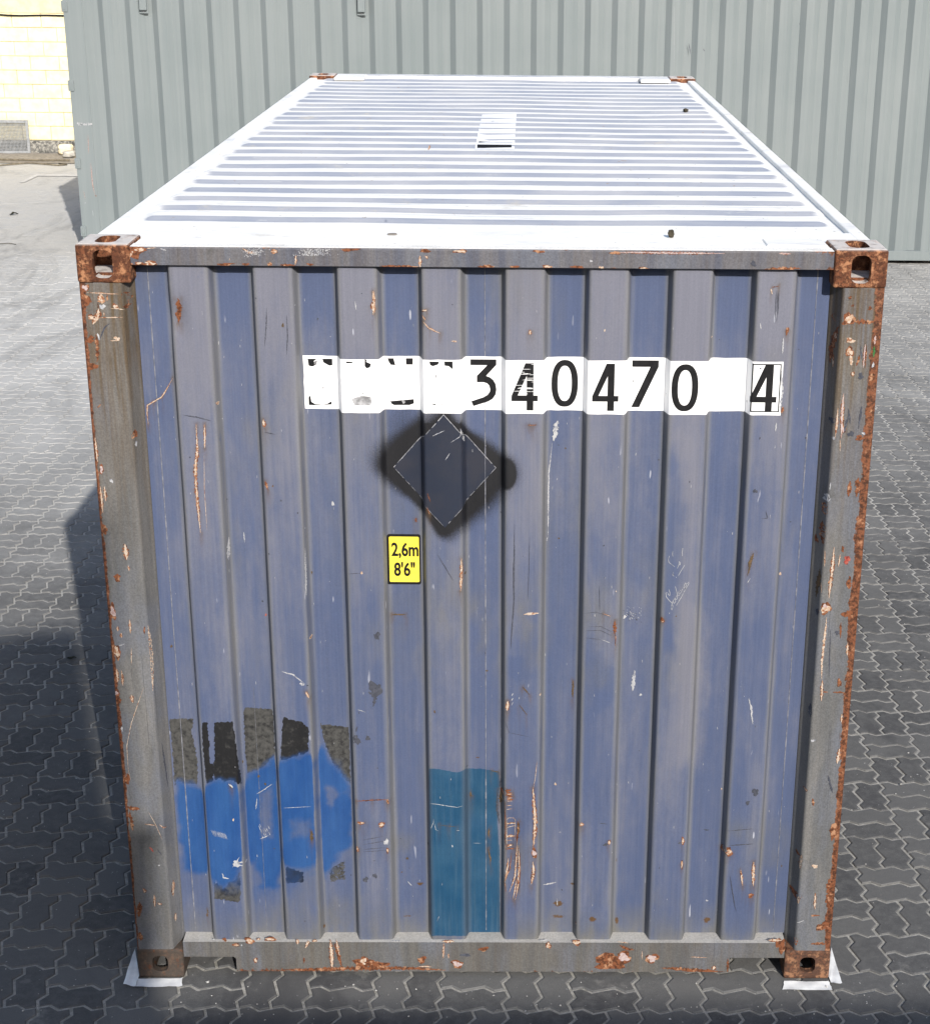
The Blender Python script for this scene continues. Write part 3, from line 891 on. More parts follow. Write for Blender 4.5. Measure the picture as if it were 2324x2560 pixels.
# overpainted diamond placard
dp = [(q[0], q[2]) for q in (P(*p) for p in dia)]
dx = (dp[1][0]+dp[3][0])/2; dz = (dp[0][1]+dp[2][1])/2; ra = (dp[1][0]-dp[3][0])/2; rb = (dp[0][1]-dp[2][1])/2
D = [(dx, dz+rb), (dx-ra, dz), (dx, dz-rb), (dx+ra, dz)]
plac = decal('diamond_placard', [[D]], M_DIA, .0013, box_root)
plac['label'] = 'diamond placard painted over in dark slate'
ring = []
rr = random.Random(5)
for k in range(4):
    a, b = np.array(D[k]), np.array(D[(k+1) % 4]); n = 26
    for j in range(n):
        if rr.random() < (.12 if k in (0, 3) else .3): continue
        p, q_ = a+(b-a)*j/n, a+(b-a)*(j+1)/n
        nrm = np.array([-(b-a)[1], (b-a)[0]])/np.linalg.norm(b-a)
        w_ = (.0017 if k in (0, 3) else .0009)*rr.uniform(.5, 1.5)
        ring.append([[tuple(p), tuple(q_), tuple(q_+nrm*w_), tuple(p+nrm*w_)]])
tag(decal('placard_edge', ring, M_SILV, .0021, plac), kind='stuff')

# welded seams
def seam(x, z0, z1, w_, name='weld_seam'):
    bm = bmesh.new(); n = 90
    r = random.Random(int(x*1000)+3)
    for k in range(n):
        za, zb = z0+(z1-z0)*k/n, z0+(z1-z0)*(k+1)/n
        ww = w_*r.uniform(.6, 1.3)
        vs = []
        for xx, zz, o in ((x-ww, za, .0003), (x, za, .0016), (x+ww, za, .0003), (x+ww, zb, .0003), (x, zb, .0016), (x-ww, zb, .0003)):
            vs.append(bm.verts.new((xx, float(surf_panel(np.array(xx), np.array(zz)))-o, zz)))
        bm.faces.new((vs[0], vs[1], vs[4], vs[5])); bm.faces.new((vs[1], vs[2], vs[3], vs[4]))
    return link(name, bm_mesh(bm, name), M_SEAM, end_wall)
for x in (-1.022, .004, 1.022): seam(x, ZB+.01, ZT-.01, .0016)
for x in (-.77,): seam(x, ZB+.02, 1.1, .0007)

# --- chips and scratches
class Marks:
    def __init__(s): s.V = []; s.F = []; s.mi = []; s.mats = []; s.k = 0
    def mat(s, m):
        if m not in s.mats: s.mats.append(m)
        return s.mats.index(m)
    def pt(s, x, z, surf, off):
        if surf == 'post': x = math.copysign(min(max(abs(x), 1.068), 1.2160), x)
        if surf == 'bot': z = max(z, .0235)
        if surf == 'top': z = min(max(z, 2.5275), 2.5825)
        s.V.append((x, surf_y(surf, x, z)-off, z)); return len(s.V)-1
    def ribbon(s, pts, w_, m, surf, off, rnd, rough=.5, taper=True):
        s.k += 1; off = off+(s.k % 37)*.000013
        P_ = [np.array(p) for p in pts]; R = []
        for a, b in zip(P_[:-1], P_[1:]):
            n = max(1, int(np.linalg.norm(b-a)/.0035)); R += [a+(b-a)*k/n for k in range(n)]
        R.append(P_[-1]); n = len(R)
        if n < 3: R = [P_[0]+(P_[-1]-P_[0])*k/3 for k in range(4)]; n = 4
        L = []
        for k in range(n):
            t = R[min(k+1, n-1)]-R[max(k-1, 0)]; t = t/(np.linalg.norm(t)+1e-9); nr = np.array([-t[1], t[0]])
            f = min(1, 3.0*min(k+.3, n-.7-k)/n+.15) if taper else 1
            wa = w_/2*f*rnd.uniform(1-rough, 1+rough); wb = w_/2*f*rnd.uniform(1-rough, 1+rough)
            j = rnd.uniform(-1, 1)*w_*.12
            a, b = R[k]+nr*(wa+j), R[k]-nr*(wb-j)
            L.append((s.pt(a[0], a[1], surf, off), s.pt(b[0], b[1], surf, off)))
        mi = s.mat(m)
        for k in range(n-1):
            s.F.append((L[k][0], L[k][1], L[k+1][1], L[k+1][0])); s.mi.append(mi)
    def blob(s, x, z, rx, rz, m, surf, off, rnd, rough=.35, n=14):
        s.k += 1; off = off+(s.k % 37)*.000013
        c = s.pt(x, z, surf, off); ring = []
        n = 18; ph = [rnd.uniform(0, 6.28) for _ in range(4)]
        for k in range(n):
            a = 2*math.pi*k/n
            f = 1+rough*(.5*math.sin(2*a+ph[0])+.45*math.sin(3*a+ph[1])+.35*math.sin(5*a+ph[2])+.25*math.sin(8*a+ph[3]))*.9
            ring.append(s.pt(x+rx*f*math.cos(a), z+rz*f*math.sin(a), surf, off))
        mi = s.mat(m)
        for k in range(n): s.F.append((c, ring[k], ring[(k+1) % n])); s.mi.append(mi)
    def build(s, name, parent):
        me = mesh_from(name, s.V, s.F)
        for m in s.mats: me.materials.append(m)
        me.polygons.foreach_set('material_index', s.mi)
        o = link(name, me, None, parent); o['kind'] = 'stuff'
        return o
PXM = 1/735.0      # metres per photo pixel on the front, for stroke widths
KIND = {'p': (M_RUST, M_PEACH), 'r': (None, M_RUST), 'w': (None, M_WHITE), 'd': (None, M_DARK), 'b': (None, M_BROWN), 'k': (M_RUST, M_PINK), 'g': (None, M_GREEN), 'e': (None, M_RED), 'c': (None, M_PEACH)}
rnd = random.Random(21)
BLEED = []
def mark(mk, zoom, spec, surf):
    """spec: (kind, width_zoom, [pts]) a stroke, or (kind, (w,h), [(x,y)]) a blob"""
    k, wd, pts = spec
    sc = zoom[2]
    o, i_ = KIND[k]
    q = [(t[0], t[2]) for t in (P(*p, surf) for p in poly(zoom, pts))]
    if surf == 'panel' and k in 'prbk': BLEED.extend((a, b, (wd[0] if isinstance(wd, tuple) else wd)*sc*PXM) for a, b in q)
    if isinstance(wd, tuple):
        rx, rz = wd[0]*sc*PXM/2, wd[1]*sc*PXM/2
        if o: mk.blob(q[0][0], q[0][1], rx*1.15, rz*1.2, o, surf, .0013 if surf == 'panel' else .0006, rnd)
        mk.blob(q[0][0], q[0][1], rx*(.8 if o else 1), rz*(.75 if o else 1), i_, surf, .0017 if surf == 'panel' else .001, rnd, .45)
    else:
        w_ = max(wd*sc*PXM, .0010)
        if o: mk.ribbon(q, w_*1.35, o, surf, .0013 if surf == 'panel' else .0006, rnd, .5)
        mk.ribbon(q, w_*(.8 if o else 1), i_, surf, .0017 if surf == 'panel' else .001, rnd, .55)
mk_panel, mk_post_l, mk_post_r, mk_top, mk_bot = Marks(), Marks(), Marks(), Marks(), Marks()
A4 = (0, 700, .4372); A0 = (0, 1300, .47); B0 = (0, 1700, .47); B1 = (700, 1700, .47); B2 = (1464, 1700, .47)
for s in [('p', 12, [(1122, 822), (1130, 960), (1118, 1080), (1124, 1200), (1136, 1330), (1148, 1445)]), ('p', 8, [(1170, 825), (1172, 960)]), ('c', 2.5, [(1168, 990), (1170, 1200), (1185, 1430)]),
          ('p', 6, [(990, 560), (930, 665), (880, 695), (845, 715), (842, 760), (850, 825)]), ('r', 26, [(1018, 105), (1026, 170), (1024, 245)]), ('p', 9, [(1026, 150), (1024, 200)]), ('p', 13, [(1507, 798), (1512, 842)]), ('r', 13, [(1516, 1150), (1532, 1198)]),
          ('d', 5, [(1045, 770), (1120, 782), (1210, 805)]), ('d', 5, [(1526, 160), (1522, 280), (1514, 380)]), ('d', 4, [(1640, 200), (1645, 320), (1640, 430)]), ('d', 5, [(1515, 870), (1575, 882)]), ('w', 10, [(1310, 1480), (1308, 1600)]), ('w', 4, [(1395, 1440), (1400, 1500)]), ('w', 6, [(1745, 1530), (1750, 1800)])]:
    mark(mk_panel, A4, s, 'panel')
for s in [('w', 6, [(1500, 805), (1560, 822), (1615, 865)]), ('w', (22, 18), [(1608, 872)]), ('p', 9, [(1628, 912), (1643, 945)]), ('e', (10, 14), [(1415, 503)]), ('w', 6, [(1218, 90), (1220, 200)]), ('w', 6, [(1622, 180), (1630, 400)])]:
    mark(mk_panel, A0, s, 'panel')
for s in [('r', 7, [(405, 642), (490, 638), (570, 634)]), ('r', (14, 24), [(573, 645)]), ('p', (36, 14), [(430, 760)]), ('p', (30, 26), [(540, 768)]), ('w', (24, 34), [(565, 860)]), ('p', (12, 26), [(572, 906)]), ('p', (12, 30), [(412, 900)]), ('p', 12, [(1212, 112), (1208, 160)]),
          ('w', 4, [(1238, 70), (1230, 84)]), ('w', 4, [(1238, 95), (1230, 108)]), ('w', 4, [(1238, 118), (1230, 134)]), ('p', 15, [(1344, 570), (1349, 650), (1356, 720), (1354, 800), (1346, 892)]), ('c', 3, [(1366, 430), (1356, 520), (1346, 575)]), ('k', (26, 50), [(1350, 920)]), ('p', 12, [(1343, 965), (1348, 1020), (1336, 1085)]),
          ('p', (22, 16), [(1603, 768)]), ('p', (12, 26), [(1750, 862)]), ('w', 7, [(1398, 1088), (1430, 1082), (1468, 1074)]), ('d', 20, [(470, 60), (500, 80), (530, 20)]), ('d', (70, 80), [(508, 48)]), ('d', 14, [(510, 80), (495, 140)]), ('d', (34, 60), [(406, 318)]), ('d', (20, 34), [(467, 308)]), ('d', 6, [(412, 245), (404, 275)]),
          ('d', 3, [(440, 850), (550, 830)]), ('d', 3, [(440, 875), (555, 855)]), ('d', 3, [(440, 900), (560, 890)]), ('d', 3, [(440, 912), (560, 905)]), ('w', 4, [(410, 155), (455, 170)]), ('w', 5, [(680, 1070), (700, 1092)]), ('w', (10, 8), [(1488, 808)]), ('d', 5, [(1700, 760), (1740, 765)]), ('w', 6, [(1470, 1160), (1475, 1200)]), ('d', (30, 30), [(455, 1060)]), ('d', (22, 30), [(505, 1040)])]:
    mark(mk_panel, B1, s, 'panel')
# scrape beside the teal repaint
for y in (425, 452, 478, 502, 528): mark(mk_panel, Z2, ('r', 24, [(1185+(y-425)*.1, y), (1240+(y-425)*.25, y+rnd.uniform(-6, 6))]), 'panel')
for y in (470, 515, 545, 600, 640): mark(mk_panel, Z2, ('c', 8, [(1188, y), (1252, y+rnd.uniform(-6, 6))]), 'panel')
mark(mk_panel, Z2, ('r', 52, [(1130, 420), (1200, 430)]), 'panel'); mark(mk_panel, Z2, ('b', 40, [(1130, 440), (1125, 560)]), 'panel')
for s in [('c', 7, [(1188, 760), (1210, 735), (1275, 735), (1290, 770)]), ('p', 16, [(1190, 800), (1290, 796)]), ('c', 7, [(1195, 845), (1285, 820)]), ('p', 24, [(1188, 945), (1285, 938)]), ('c', 8, [(1188, 990), (1255, 985)]), ('p', 26, [(1198, 1055), (1250, 1035)]), ('r', 9, [(1172, 560), (1178, 800), (1178, 1090)]), ('r', 22, [(1318, 770), (1318, 900), (1305, 1010)]), ('b', 34, [(1322, 780), (1325, 920)]),
          ('p', 15, [(1308, 1000), (1300, 1200), (1285, 1400), (1222, 1565)]), ('p', 15, [(1322, 1040), (1332, 1250), (1318, 1500), (1288, 1655)]), ('r', 7, [(1340, 1130), (1342, 1320), (1335, 1520)]), ('p', 15, [(1212, 1190), (1188, 1380), (1168, 1460)]), ('r', 10, [(1246, 1150), (1226, 1300), (1180, 1430)]), ('r', 7, [(1172, 1450), (1182, 1570)]), ('p', 11, [(1306, 1420), (1264, 1640)]), ('r', 20, [(1185, 1085), (1280, 1075)]), ('c', 5, [(1190, 700), (1192, 1080)]), ('c', 5, [(1290, 740), (1285, 1000)]),
          ('w', 7, [(330, 568), (400, 580), (520, 600), (640, 618), (700, 600)]), ('b', 6, [(440, 815), (540, 828), (640, 835)]), ('w', 5, [(375, 745), (372, 790), (340, 865)]), ('w', 5, [(385, 800), (400, 870), (430, 880)]), ('w', 5, [(630, 875), (665, 878)]), ('w', (14, 30), [(584, 1052)]), ('w', 4, [(815, 1016), (915, 1020)]), ('w', 5, [(440, 1830), (415, 1890)]), ('b', 22, [(785, 450), (800, 500)]), ('b', 18, [(995, 850), (990, 940)]), ('b', 18, [(985, 1080), (1015, 1230)]), ('b', 12, [(1020, 205), (1105, 225)]), ('d', 20, [(1090, 420), (1085, 640), (1110, 800)]), ('d', 14, [(1130, 290), (1115, 390)])]:
    mark(mk_panel, Z2, s, 'panel')
C1 = (1240, 1340, .3274)
for s in [('c', 14, [(208, 597), (260, 592), (312, 588)]), ('r', 22, [(905, 648), (904, 745)]), ('r', 7, [(910, 740), (908, 838)]), ('p', 5, [(818, 593), (872, 612)]), ('w', 4, [(805, 790), (870, 815)]), ('w', (26, 24), [(980, 615)]), ('r', (26, 44), [(1266, 640)]), ('c', (12, 10), [(1268, 652)]), ('w', 24, [(1056, 1025), (1046, 1090), (1040, 1182)]), ('w', (18, 16), [(1100, 1210)]), ('p', 16, [(88, 1258), (80, 1332)]), ('d', 8, [(128, 200), (136, 480), (110, 860)]), ('d', 3, [(255, 0), (250, 250), (240, 495)]), ('d', 3, [(785, 380), (790, 570)]), ('d', 3, [(670, 588), (760, 580), (860, 610)]), ('d', 3, [(700, 690), (800, 690), (880, 730)]), ('d', 3, [(690, 720), (800, 720), (880, 760)]), ('d', 3, [(680, 775), (800, 790)]), ('b', 9, [(200, 1150), (255, 1212)]), ('b', 5, [(175, 1285), (235, 1365)]), ('b', 14, [(585, 1100), (583, 1230)]), ('d', 3, [(70, 1420), (100, 1500), (260, 1535)]), ('d', (12, 12), [(820, 72)]), ('w', 7, [(388, 10), (386, 38)])]:
    mark(mk_panel, C1, s, 'panel')
for _ in range(90):
    a = (1040+rnd.gauss(0, 34), 600+rnd.gauss(0, 26)); mark(mk_panel, C1, (rnd.choice('ddw'), (rnd.uniform(3, 7),)*2, [a]), 'panel')
for s in [('w', 8, [(865, 95), (878, 150), (886, 235)]), ('p', (44, 50), [(752, 912)]), ('p', 13, [(891, 966), (888, 1095)]), ('p', 8, [(822, 1008), (832, 1092)]), ('r', (30, 26), [(876, 1145)]), ('p', (14, 40), [(515, 855)]), ('p', (10, 46), [(510, 980)]), ('p', (12, 22), [(122, 862)]), ('w', 10, [(250, 2), (250, 52)]), ('d', (38, 38), [(900, 595)]), ('d', (24, 22), [(859, 652)]), ('d', 4, [(765, 1040), (790, 1200), (800, 1230)]), ('d', 4, [(750, 800), (890, 790)]), ('d', 6, [(760, 880), (890, 870)]), ('w', (12, 12), [(642, 1172)]), ('w', (14, 10), [(290, 78)]), ('d', (26, 8), [(640, 796)]), ('d', 14, [(90, 880), (118, 870)]), ('d', 10, [(490, 870), (505, 860)])]:
    mark(mk_panel, B2, s, 'panel')
for s in [('p', 7, [(855, 830), (848, 858)]), ('p', 8, [(530, 1665), (540, 1790)]), ('p', (22, 44), [(533, 1755)])]: mark(mk_panel, (700, 0, .4372), s, 'panel')
# upper part of the wall, from the top quarter of the photograph
for s in [('p', 8, [(536, 1660), (540, 1720), (532, 1800)]), ('p', 9, [(810, 1775), (838, 1772)]), ('p', 8, [(812, 1800), (830, 1830)]), ('w', 5, [(430, 1720), (435, 1770)])]: mark(mk_panel, (700, 0, .4372), s, 'panel')
for s in [('p', 6, [(815, 5), (850, 45), (915, 75)]), ('c', (28, 8), [(996, 121)]), ('p', (12, 24), [(1428, 70)]), ('r', (40, 7), [(1440, 600)]), ('w', 26, [(1585, 575), (1560, 690)]), ('w', 6, [(1555, 700), (1535, 880), (1530, 1250)]), ('w', (18, 20), [(303, 1050)]), ('r', (12, 20), [(777, 1142)]), ('p', 12, [(1036, 1360), (1038, 1430), (1032, 1550)]), ('r', 5, [(842, 990), (860, 1040)]), ('r', 5, [(840, 1070), (855, 1110)]), ('w', 4, [(872, 662), (940, 632)]), ('w', 3, [(975, 700), (1030, 665), (1035, 640)]), ('w', 3, [(945, 800), (970, 760)]), ('w', 8, [(1030, 620), (1055, 690)]), ('c', (54, 16), [(1440, 1678)]), ('d', 3, [(390, 1450), (480, 1447)]), ('d', 4, [(900, 1340), (990, 1490)]), ('b', 9, [(640, 1683), (720, 1683)]), ('d', 5, [(1340, 1170), (1335, 1700)]), ('d', (36, 40), [(555, 1805)])]:
    mark(mk_panel, Z3, s, 'panel')
D6 = (1524, 700, .4372)
for s in [('c', 9, [(918, 50), (928, 80)]), ('r', 4, [(925, 42), (965, 34)]), ('r', (16, 40), [(1012, 290)]), ('w', 7, [(990, 330), (985, 420)]), ('w', 5, [(858, 245), (862, 280)]), ('d', 3, [(950, 60), (942, 250)]), ('d', 3, [(958, 60), (952, 240)]), ('d', 3, [(965, 60), (960, 200)]), ('w', 8, [(978, 500), (985, 640), (968, 770)]), ('r', (12, 34), [(985, 742)]), ('w', 6, [(950, 815), (945, 865)]), ('b', 14, [(820, 1560), (790, 1640)]), ('b', 8, [(810, 1600), (785, 1690)]), ('d', (22, 22), [(829, 1206)]), ('d', 3, [(860, 1365), (900, 1360), (890, 1320)]), ('w', 4, [(800, 1705), (785, 1730)])]:
    mark(mk_panel, D6, s, 'panel')
# scratches through the sprayed blue
for s in [('w', 8, [(850, 825), (910, 790), (990, 735)]), ('w', 7, [(855, 860), (845, 960)]), ('w', 6, [(880, 1220), (955, 1190)]), ('w', (90, 70), [(690, 1440)]), ('w', 10, [(640, 1470), (700, 1380)]), ('w', 12, [(550, 1520), (560, 1560), (610, 1570)]), ('w', 4, [(1085, 948), (1330, 935)]), ('w', 16, [(605, 735), (640, 770)]), ('b', 12, [(615, 755), (635, 775)]), ('b', 26, [(1335, 1150), (1335, 1240)]), ('b', 10, [(420, 1840), (425, 1880)])]:
    mark(mk_panel, Z1, s, 'panel')
for k in range(16):
    a = 450+k*8; mark(mk_panel, Z1, ('w', 2.5, [(a, 1140+k*2), (a+26, 1195+k*2)]), 'panel')
for k in range(14):
    a = 880+rnd.uniform(-10, 80); b = 1080+rnd.uniform(0, 110); mark(mk_panel, Z1, ('w', 4, [(a, b), (a+14, b+30)]), 'panel')
# loose specks
for _ in range(240):
    x = rnd.uniform(-1.04, 1.04); z = .2+2.25*rnd.random()**.9
    k = rnd.random(); l = rnd.uniform(.002, .012)
    if k < .72: mk_panel.ribbon([(x, z), (x+rnd.uniform(-.001, .001), z-l)], rnd.uniform(.0009, .0018), M_WHITE, 'panel', .0017, rnd)
    elif k < .9: mk_panel.blob(x, z, rnd.uniform(.0012, .003), rnd.uniform(.0012, .004), M_DARK, 'panel', .0016, rnd)
    else: mk_panel.blob(x, z, rnd.uniform(.0015, .004), rnd.uniform(.002, .006), rnd.choice((M_PEACH, M_BROWN)), 'panel', .0016, rnd)
mk_panel.build('paint_chips', end_wall)
bleed = np.zeros((len(PZS), len(PXS)))
for bx, bz, bw in BLEED:
    i0, i1 = np.searchsorted(PZS, (bz-.12, bz+.02)); j0, j1 = np.searchsorted(PXS, (bx-.04, bx+.04))
    gx, gz = np.meshgrid(PXS[j0:j1], PZS[i0:i1])
    dz_ = gz-bz
    bleed[i0:i1, j0:j1] = np.maximum(bleed[i0:i1, j0:j1], .8*np.exp(-((gx-bx)/(bw*.7+.0035))**2)*np.where(dz_ < 0, np.exp(dz_/.032), np.exp(-(dz_/.007)**2)))
attr(end_wall.data, 'bleed', bleed.ravel())

# the scratched signature
SG = (1600, 1340, 200/1830)
sig = Marks()
for pts in ([(650, 1215), (672, 1290), (672, 1365), (640, 1340), (610, 1285), (580, 1300), (590, 1390), (650, 1460), (720, 1530), (742, 1600), (720, 1690), (698, 1650), (715, 1560), (745, 1480), (790, 1415)],
            [(745, 1490), (765, 1545), (800, 1500), (800, 1410)], [(795, 1150), (825, 1260), (845, 1340), (800, 1400), (800, 1450), (835, 1440), (850, 1350), (890, 1355)],
            [(880, 1260), (868, 1300), (895, 1330), (930, 1280), (965, 1205)], [(905, 1230), (935, 1262)], [(985, 1190), (1010, 1100), (1030, 1065), (1050, 1110), (1030, 1160), (990, 1190)], [(1040, 1085), (1080, 1080), (1105, 1045), (1112, 1065)], [(1110, 1080), (1030, 1210), (930, 1400), (820, 1585)],
            [(740, 340), (730, 410), (738, 465)], [(965, 275), (955, 370), (958, 465)], [(662, 450), (636, 520), (650, 600), (720, 655), (780, 695)], [(890, 575), (880, 650), (842, 735)], [(915, 590), (905, 650), (880, 655)], [(750, 820), (735, 890), (765, 915)], [(815, 930), (822, 950)], [(1010, 660), (940, 770), (862, 905)]):
    sig.ribbon([(q[0], q[2]) for q in (P(*p) for p in poly(SG, pts))], .0015, M_WHITE, 'panel', .0018, rnd, .25, False)
s_ = sig.build('scratched_signature', end_wall); del s_['kind']; s_['label'] = 'underlined handwritten word scratched white into the paint'

# --- corner posts
def post(sx):
    prof = [(1.2165, .178), (1.2165, .0120), (1.2163, .0100), (1.2150, .0060), (1.2115, .0041), (1.2095, .004)]
    prof += [(x, .004) for x in np.linspace(1.200, 1.098, 12)]
    prof += [(1.0965, .0041), (1.0915, .0062), (1.0885, .0115), (1.0878, .0135), (1.0728, .0585), (1.0720, .0605), (1.0690, .068), (1.062, .074), (1.062, .178)]
    if sx < 0: prof = [(-a, b) for a, b in prof]
    me = extrude_profile('corner_post', prof, .1165, 2.4735, 'z', False, True, .012)
    n = len(me.vertices); co = np.zeros(n*3, np.float32); me.vertices.foreach_get('co', co); co = co.reshape(-1, 3)
    ax, z, y = np.abs(co[:, 0]), co[:, 2], co[:, 1]
    r = (1.0 if sx < 0 else 1.25)*np.exp(-(np.clip(1.2165-ax, 0, 1)/(.013*(.6+.9*fbm(z*4, z*0, 3)) if sx < 0 else .026*(.6+.9*fbm(z*4, z*0, 5))))**2)
    r = r+(fbm(z*3.5, ax*9, 31 if sx > 0 else 41, 3)-.5)*.55
    top = np.clip((z-2.15)/.3, 0, 1)
    r = r+.22*top*fbm(z*9, ax*25, 51, 3)*1.4 + (.10*np.clip((z-2.33)/.1, 0, 1) if sx > 0 else .12*np.clip((z-2.3)/.1, 0, 1))
    r = np.where(ax < 1.09, r-.1, r)
    if sx > 0: r = r+.42*np.exp(-((ax-1.085)/.012)**2)*np.clip((z-1.2)/.6, 0, 1)*(fbm(z*5, z*0, 8)>.5)
    attr(me, 'rust', r)
    attr(me, 'stain', np.clip(1.25*(.12+.88*np.clip((z-1.55)/.8, 0, 1))*(.35+.9*fbm(ax*30, z*.8, 12 if sx > 0 else 13)), 0, 1))
    if sx < 0: me.flip_normals()
    o = link('corner_post', me, MF, box_root)
    return o
post_l, post_r = post(-1), post(1)
E0 = (0, 600, .248)
for s in [('r', (90, 100), [(870, 600)]), ('k', (60, 60), [(860, 480)]), ('p', 46, [(1018, 545), (1028, 640)]), ('w', (46, 50), [(1035, 672)]), ('p', (44, 40), [(1165, 668)]), ('c', 9, [(1118, 690), (1190, 690), (1268, 690)]), ('p', 8, [(985, 785), (1105, 780), (1240, 778)]), ('p', (58, 40), [(925, 778)]), ('p', 34, [(1000, 690), (985, 760), (940, 850)]), ('r', 60, [(1255, 520), (1270, 590), (1300, 670)]), ('c', (50, 40), [(1182, 995)]), ('c', 8, [(1115, 1015), (1190, 1012)]), ('p', 8, [(880, 530), (1000, 535), (1200, 545)]), ('r', 30, [(970, 950), (985, 1050), (985, 1230)]), ('r', 70, [(910, 960), (920, 1040)]), ('r', (110, 50), [(940, 1275)]), ('w', 22, [(985, 940), (1005, 1010)]), ('d', 14, [(1010, 1000), (1060, 880), (1110, 840)]), ('p', 7, [(1050, 730), (1052, 765)]), ('r', 16, [(1085, 555), (1085, 610)]), ('r', 10, [(985, 1690), (1020, 1655)])]:
    mark(mk_post_l, E0, s, 'post')
for s in [('r', (24, 34), [(775, 878)]), ('w', 6, [(785, 912), (788, 942)]), ('w', (18, 20), [(639, 1148)]), ('k', (20, 46), [(582, 1082)]), ('p', 20, [(716, 1508), (726, 1600)]), ('p', 7, [(735, 1632), (740, 1662)]), ('r', (38, 40), [(672, 1702)]), ('p', 11, [(598, 1180), (606, 1265)]), ('r', (30, 50), [(600, 1425)]), ('p', 10, [(575, 1180), (590, 1330)]), ('p', 9, [(545, 900), (560, 1040)])]:
    mark(mk_post_l, A4, s, 'post')
for s in [('c', 9, [(788, 560), (800, 640), (812, 760), (815, 908)]), ('p', 13, [(700, 930), (706, 972)]), ('p', 8, [(690, 530), (696, 602)]), ('p', (34, 70), [(622, 700)]), ('c', 3, [(765, 890), (700, 1080), (676, 1200), (684, 1330), (700, 1390)]), ('r', (36, 56), [(676, 1380)]), ('p', 13, [(622, 790), (628, 860)]), ('p', 8, [(648, 800), (655, 880)]), ('k', (28, 70), [(602, 488)]), ('w', 4, [(635, 668), (665, 658)]), ('c', 3, [(700, 680), (700, 770)]), ('w', (12, 26), [(650, 1112)]), ('r', (26, 30), [(633, 962)]), ('k', (26, 26), [(622, 920)]), ('r', 8, [(770, 565), (770, 605)]), ('p', 10, [(646, 600), (648, 625)]), ('p', 10, [(625, 565), (628, 590)])]:
    mark(mk_post_l, A0, s, 'post')
for s in [('r', 22, [(680, 678), (745, 684)]), ('r', 18, [(690, 700), (710, 800)]), ('p', 6, [(770, 765), (800, 770), (830, 772)]), ('p', 6, [(850, 769), (890, 770)]), ('p', 8, [(820, 1142), (825, 1205)]), ('p', (20, 12), [(850, 1190)]), ('p', 6, [(928, 1048), (928, 1132)]), ('p', 6, [(940, 1222), (942, 1262)]), ('e', 8, [(797, 888), (818, 915)]), ('c', 3, [(790, 700), (830, 770), (865, 850)]), ('r', 24, [(745, 1180), (740, 1260)]), ('r', 26, [(745, 1340), (750, 1385)]), ('d', 5, [(840, 900), (860, 930)]), ('p', (16, 24), [(770, 1120)]), ('w', (9, 9), [(847, 985)]), ('d', 4, [(870, 320), (900, 560)])]:
    mark(mk_post_l, B0, s, 'post')
F0 = (2000, 600, .248); F1 = (1900, 900, .397)
for s in [('r', (150, 80), [(440, 810)]), ('p', (90, 90), [(490, 795)]), ('r', 26, [(385, 860), (330, 960), (305, 1100), (290, 1230)]), ('r', 40, [(540, 825), (650, 820), (740, 830)]), ('c', (70, 50), [(500, 1012)]), ('p', (76, 70), [(495, 1128)]), ('c', 30, [(500, 1160), (514, 1262)]), ('p', (30, 40), [(525, 1350)]), ('k', 16, [(652, 1050), (640, 1180), (630, 1290)]), ('r', 10, [(665, 1060), (652, 1295)]), ('d', 12, [(605, 1060), (612, 1200)]), ('g', 18, [(742, 1068), (735, 1180)]), ('w', (22, 46), [(730, 1260)]), ('k', 20, [(752, 960), (745, 1050)]), ('r', 20, [(596, 1160), (560, 1270)]), ('p', 9, [(322, 1140), (318, 1270)]), ('p', 14, [(350, 930), (340, 985)]), ('r', (34, 28), [(500, 580)]), ('r', (24, 20), [(525, 660)]), ('r', (40, 30), [(700, 688)]), ('r', 50, [(720, 1340), (705, 1460)]), ('r', 60, [(690, 1660), (670, 1780)]), ('k', 18, [(435, 1545), (420, 1700), (408, 2000)]), ('p', 10, [(375, 1690), (370, 1860), (345, 2000)]), ('d', 14, [(480, 1700), (500, 1850)]), ('d', 14, [(610, 1680), (585, 1900)]), ('d', (50, 56), [(605, 1372)]), ('d', (40, 60), [(322, 1815)]), ('d', (56, 56), [(505, 1955)])]:
    mark(mk_post_r, F0, s, 'post')
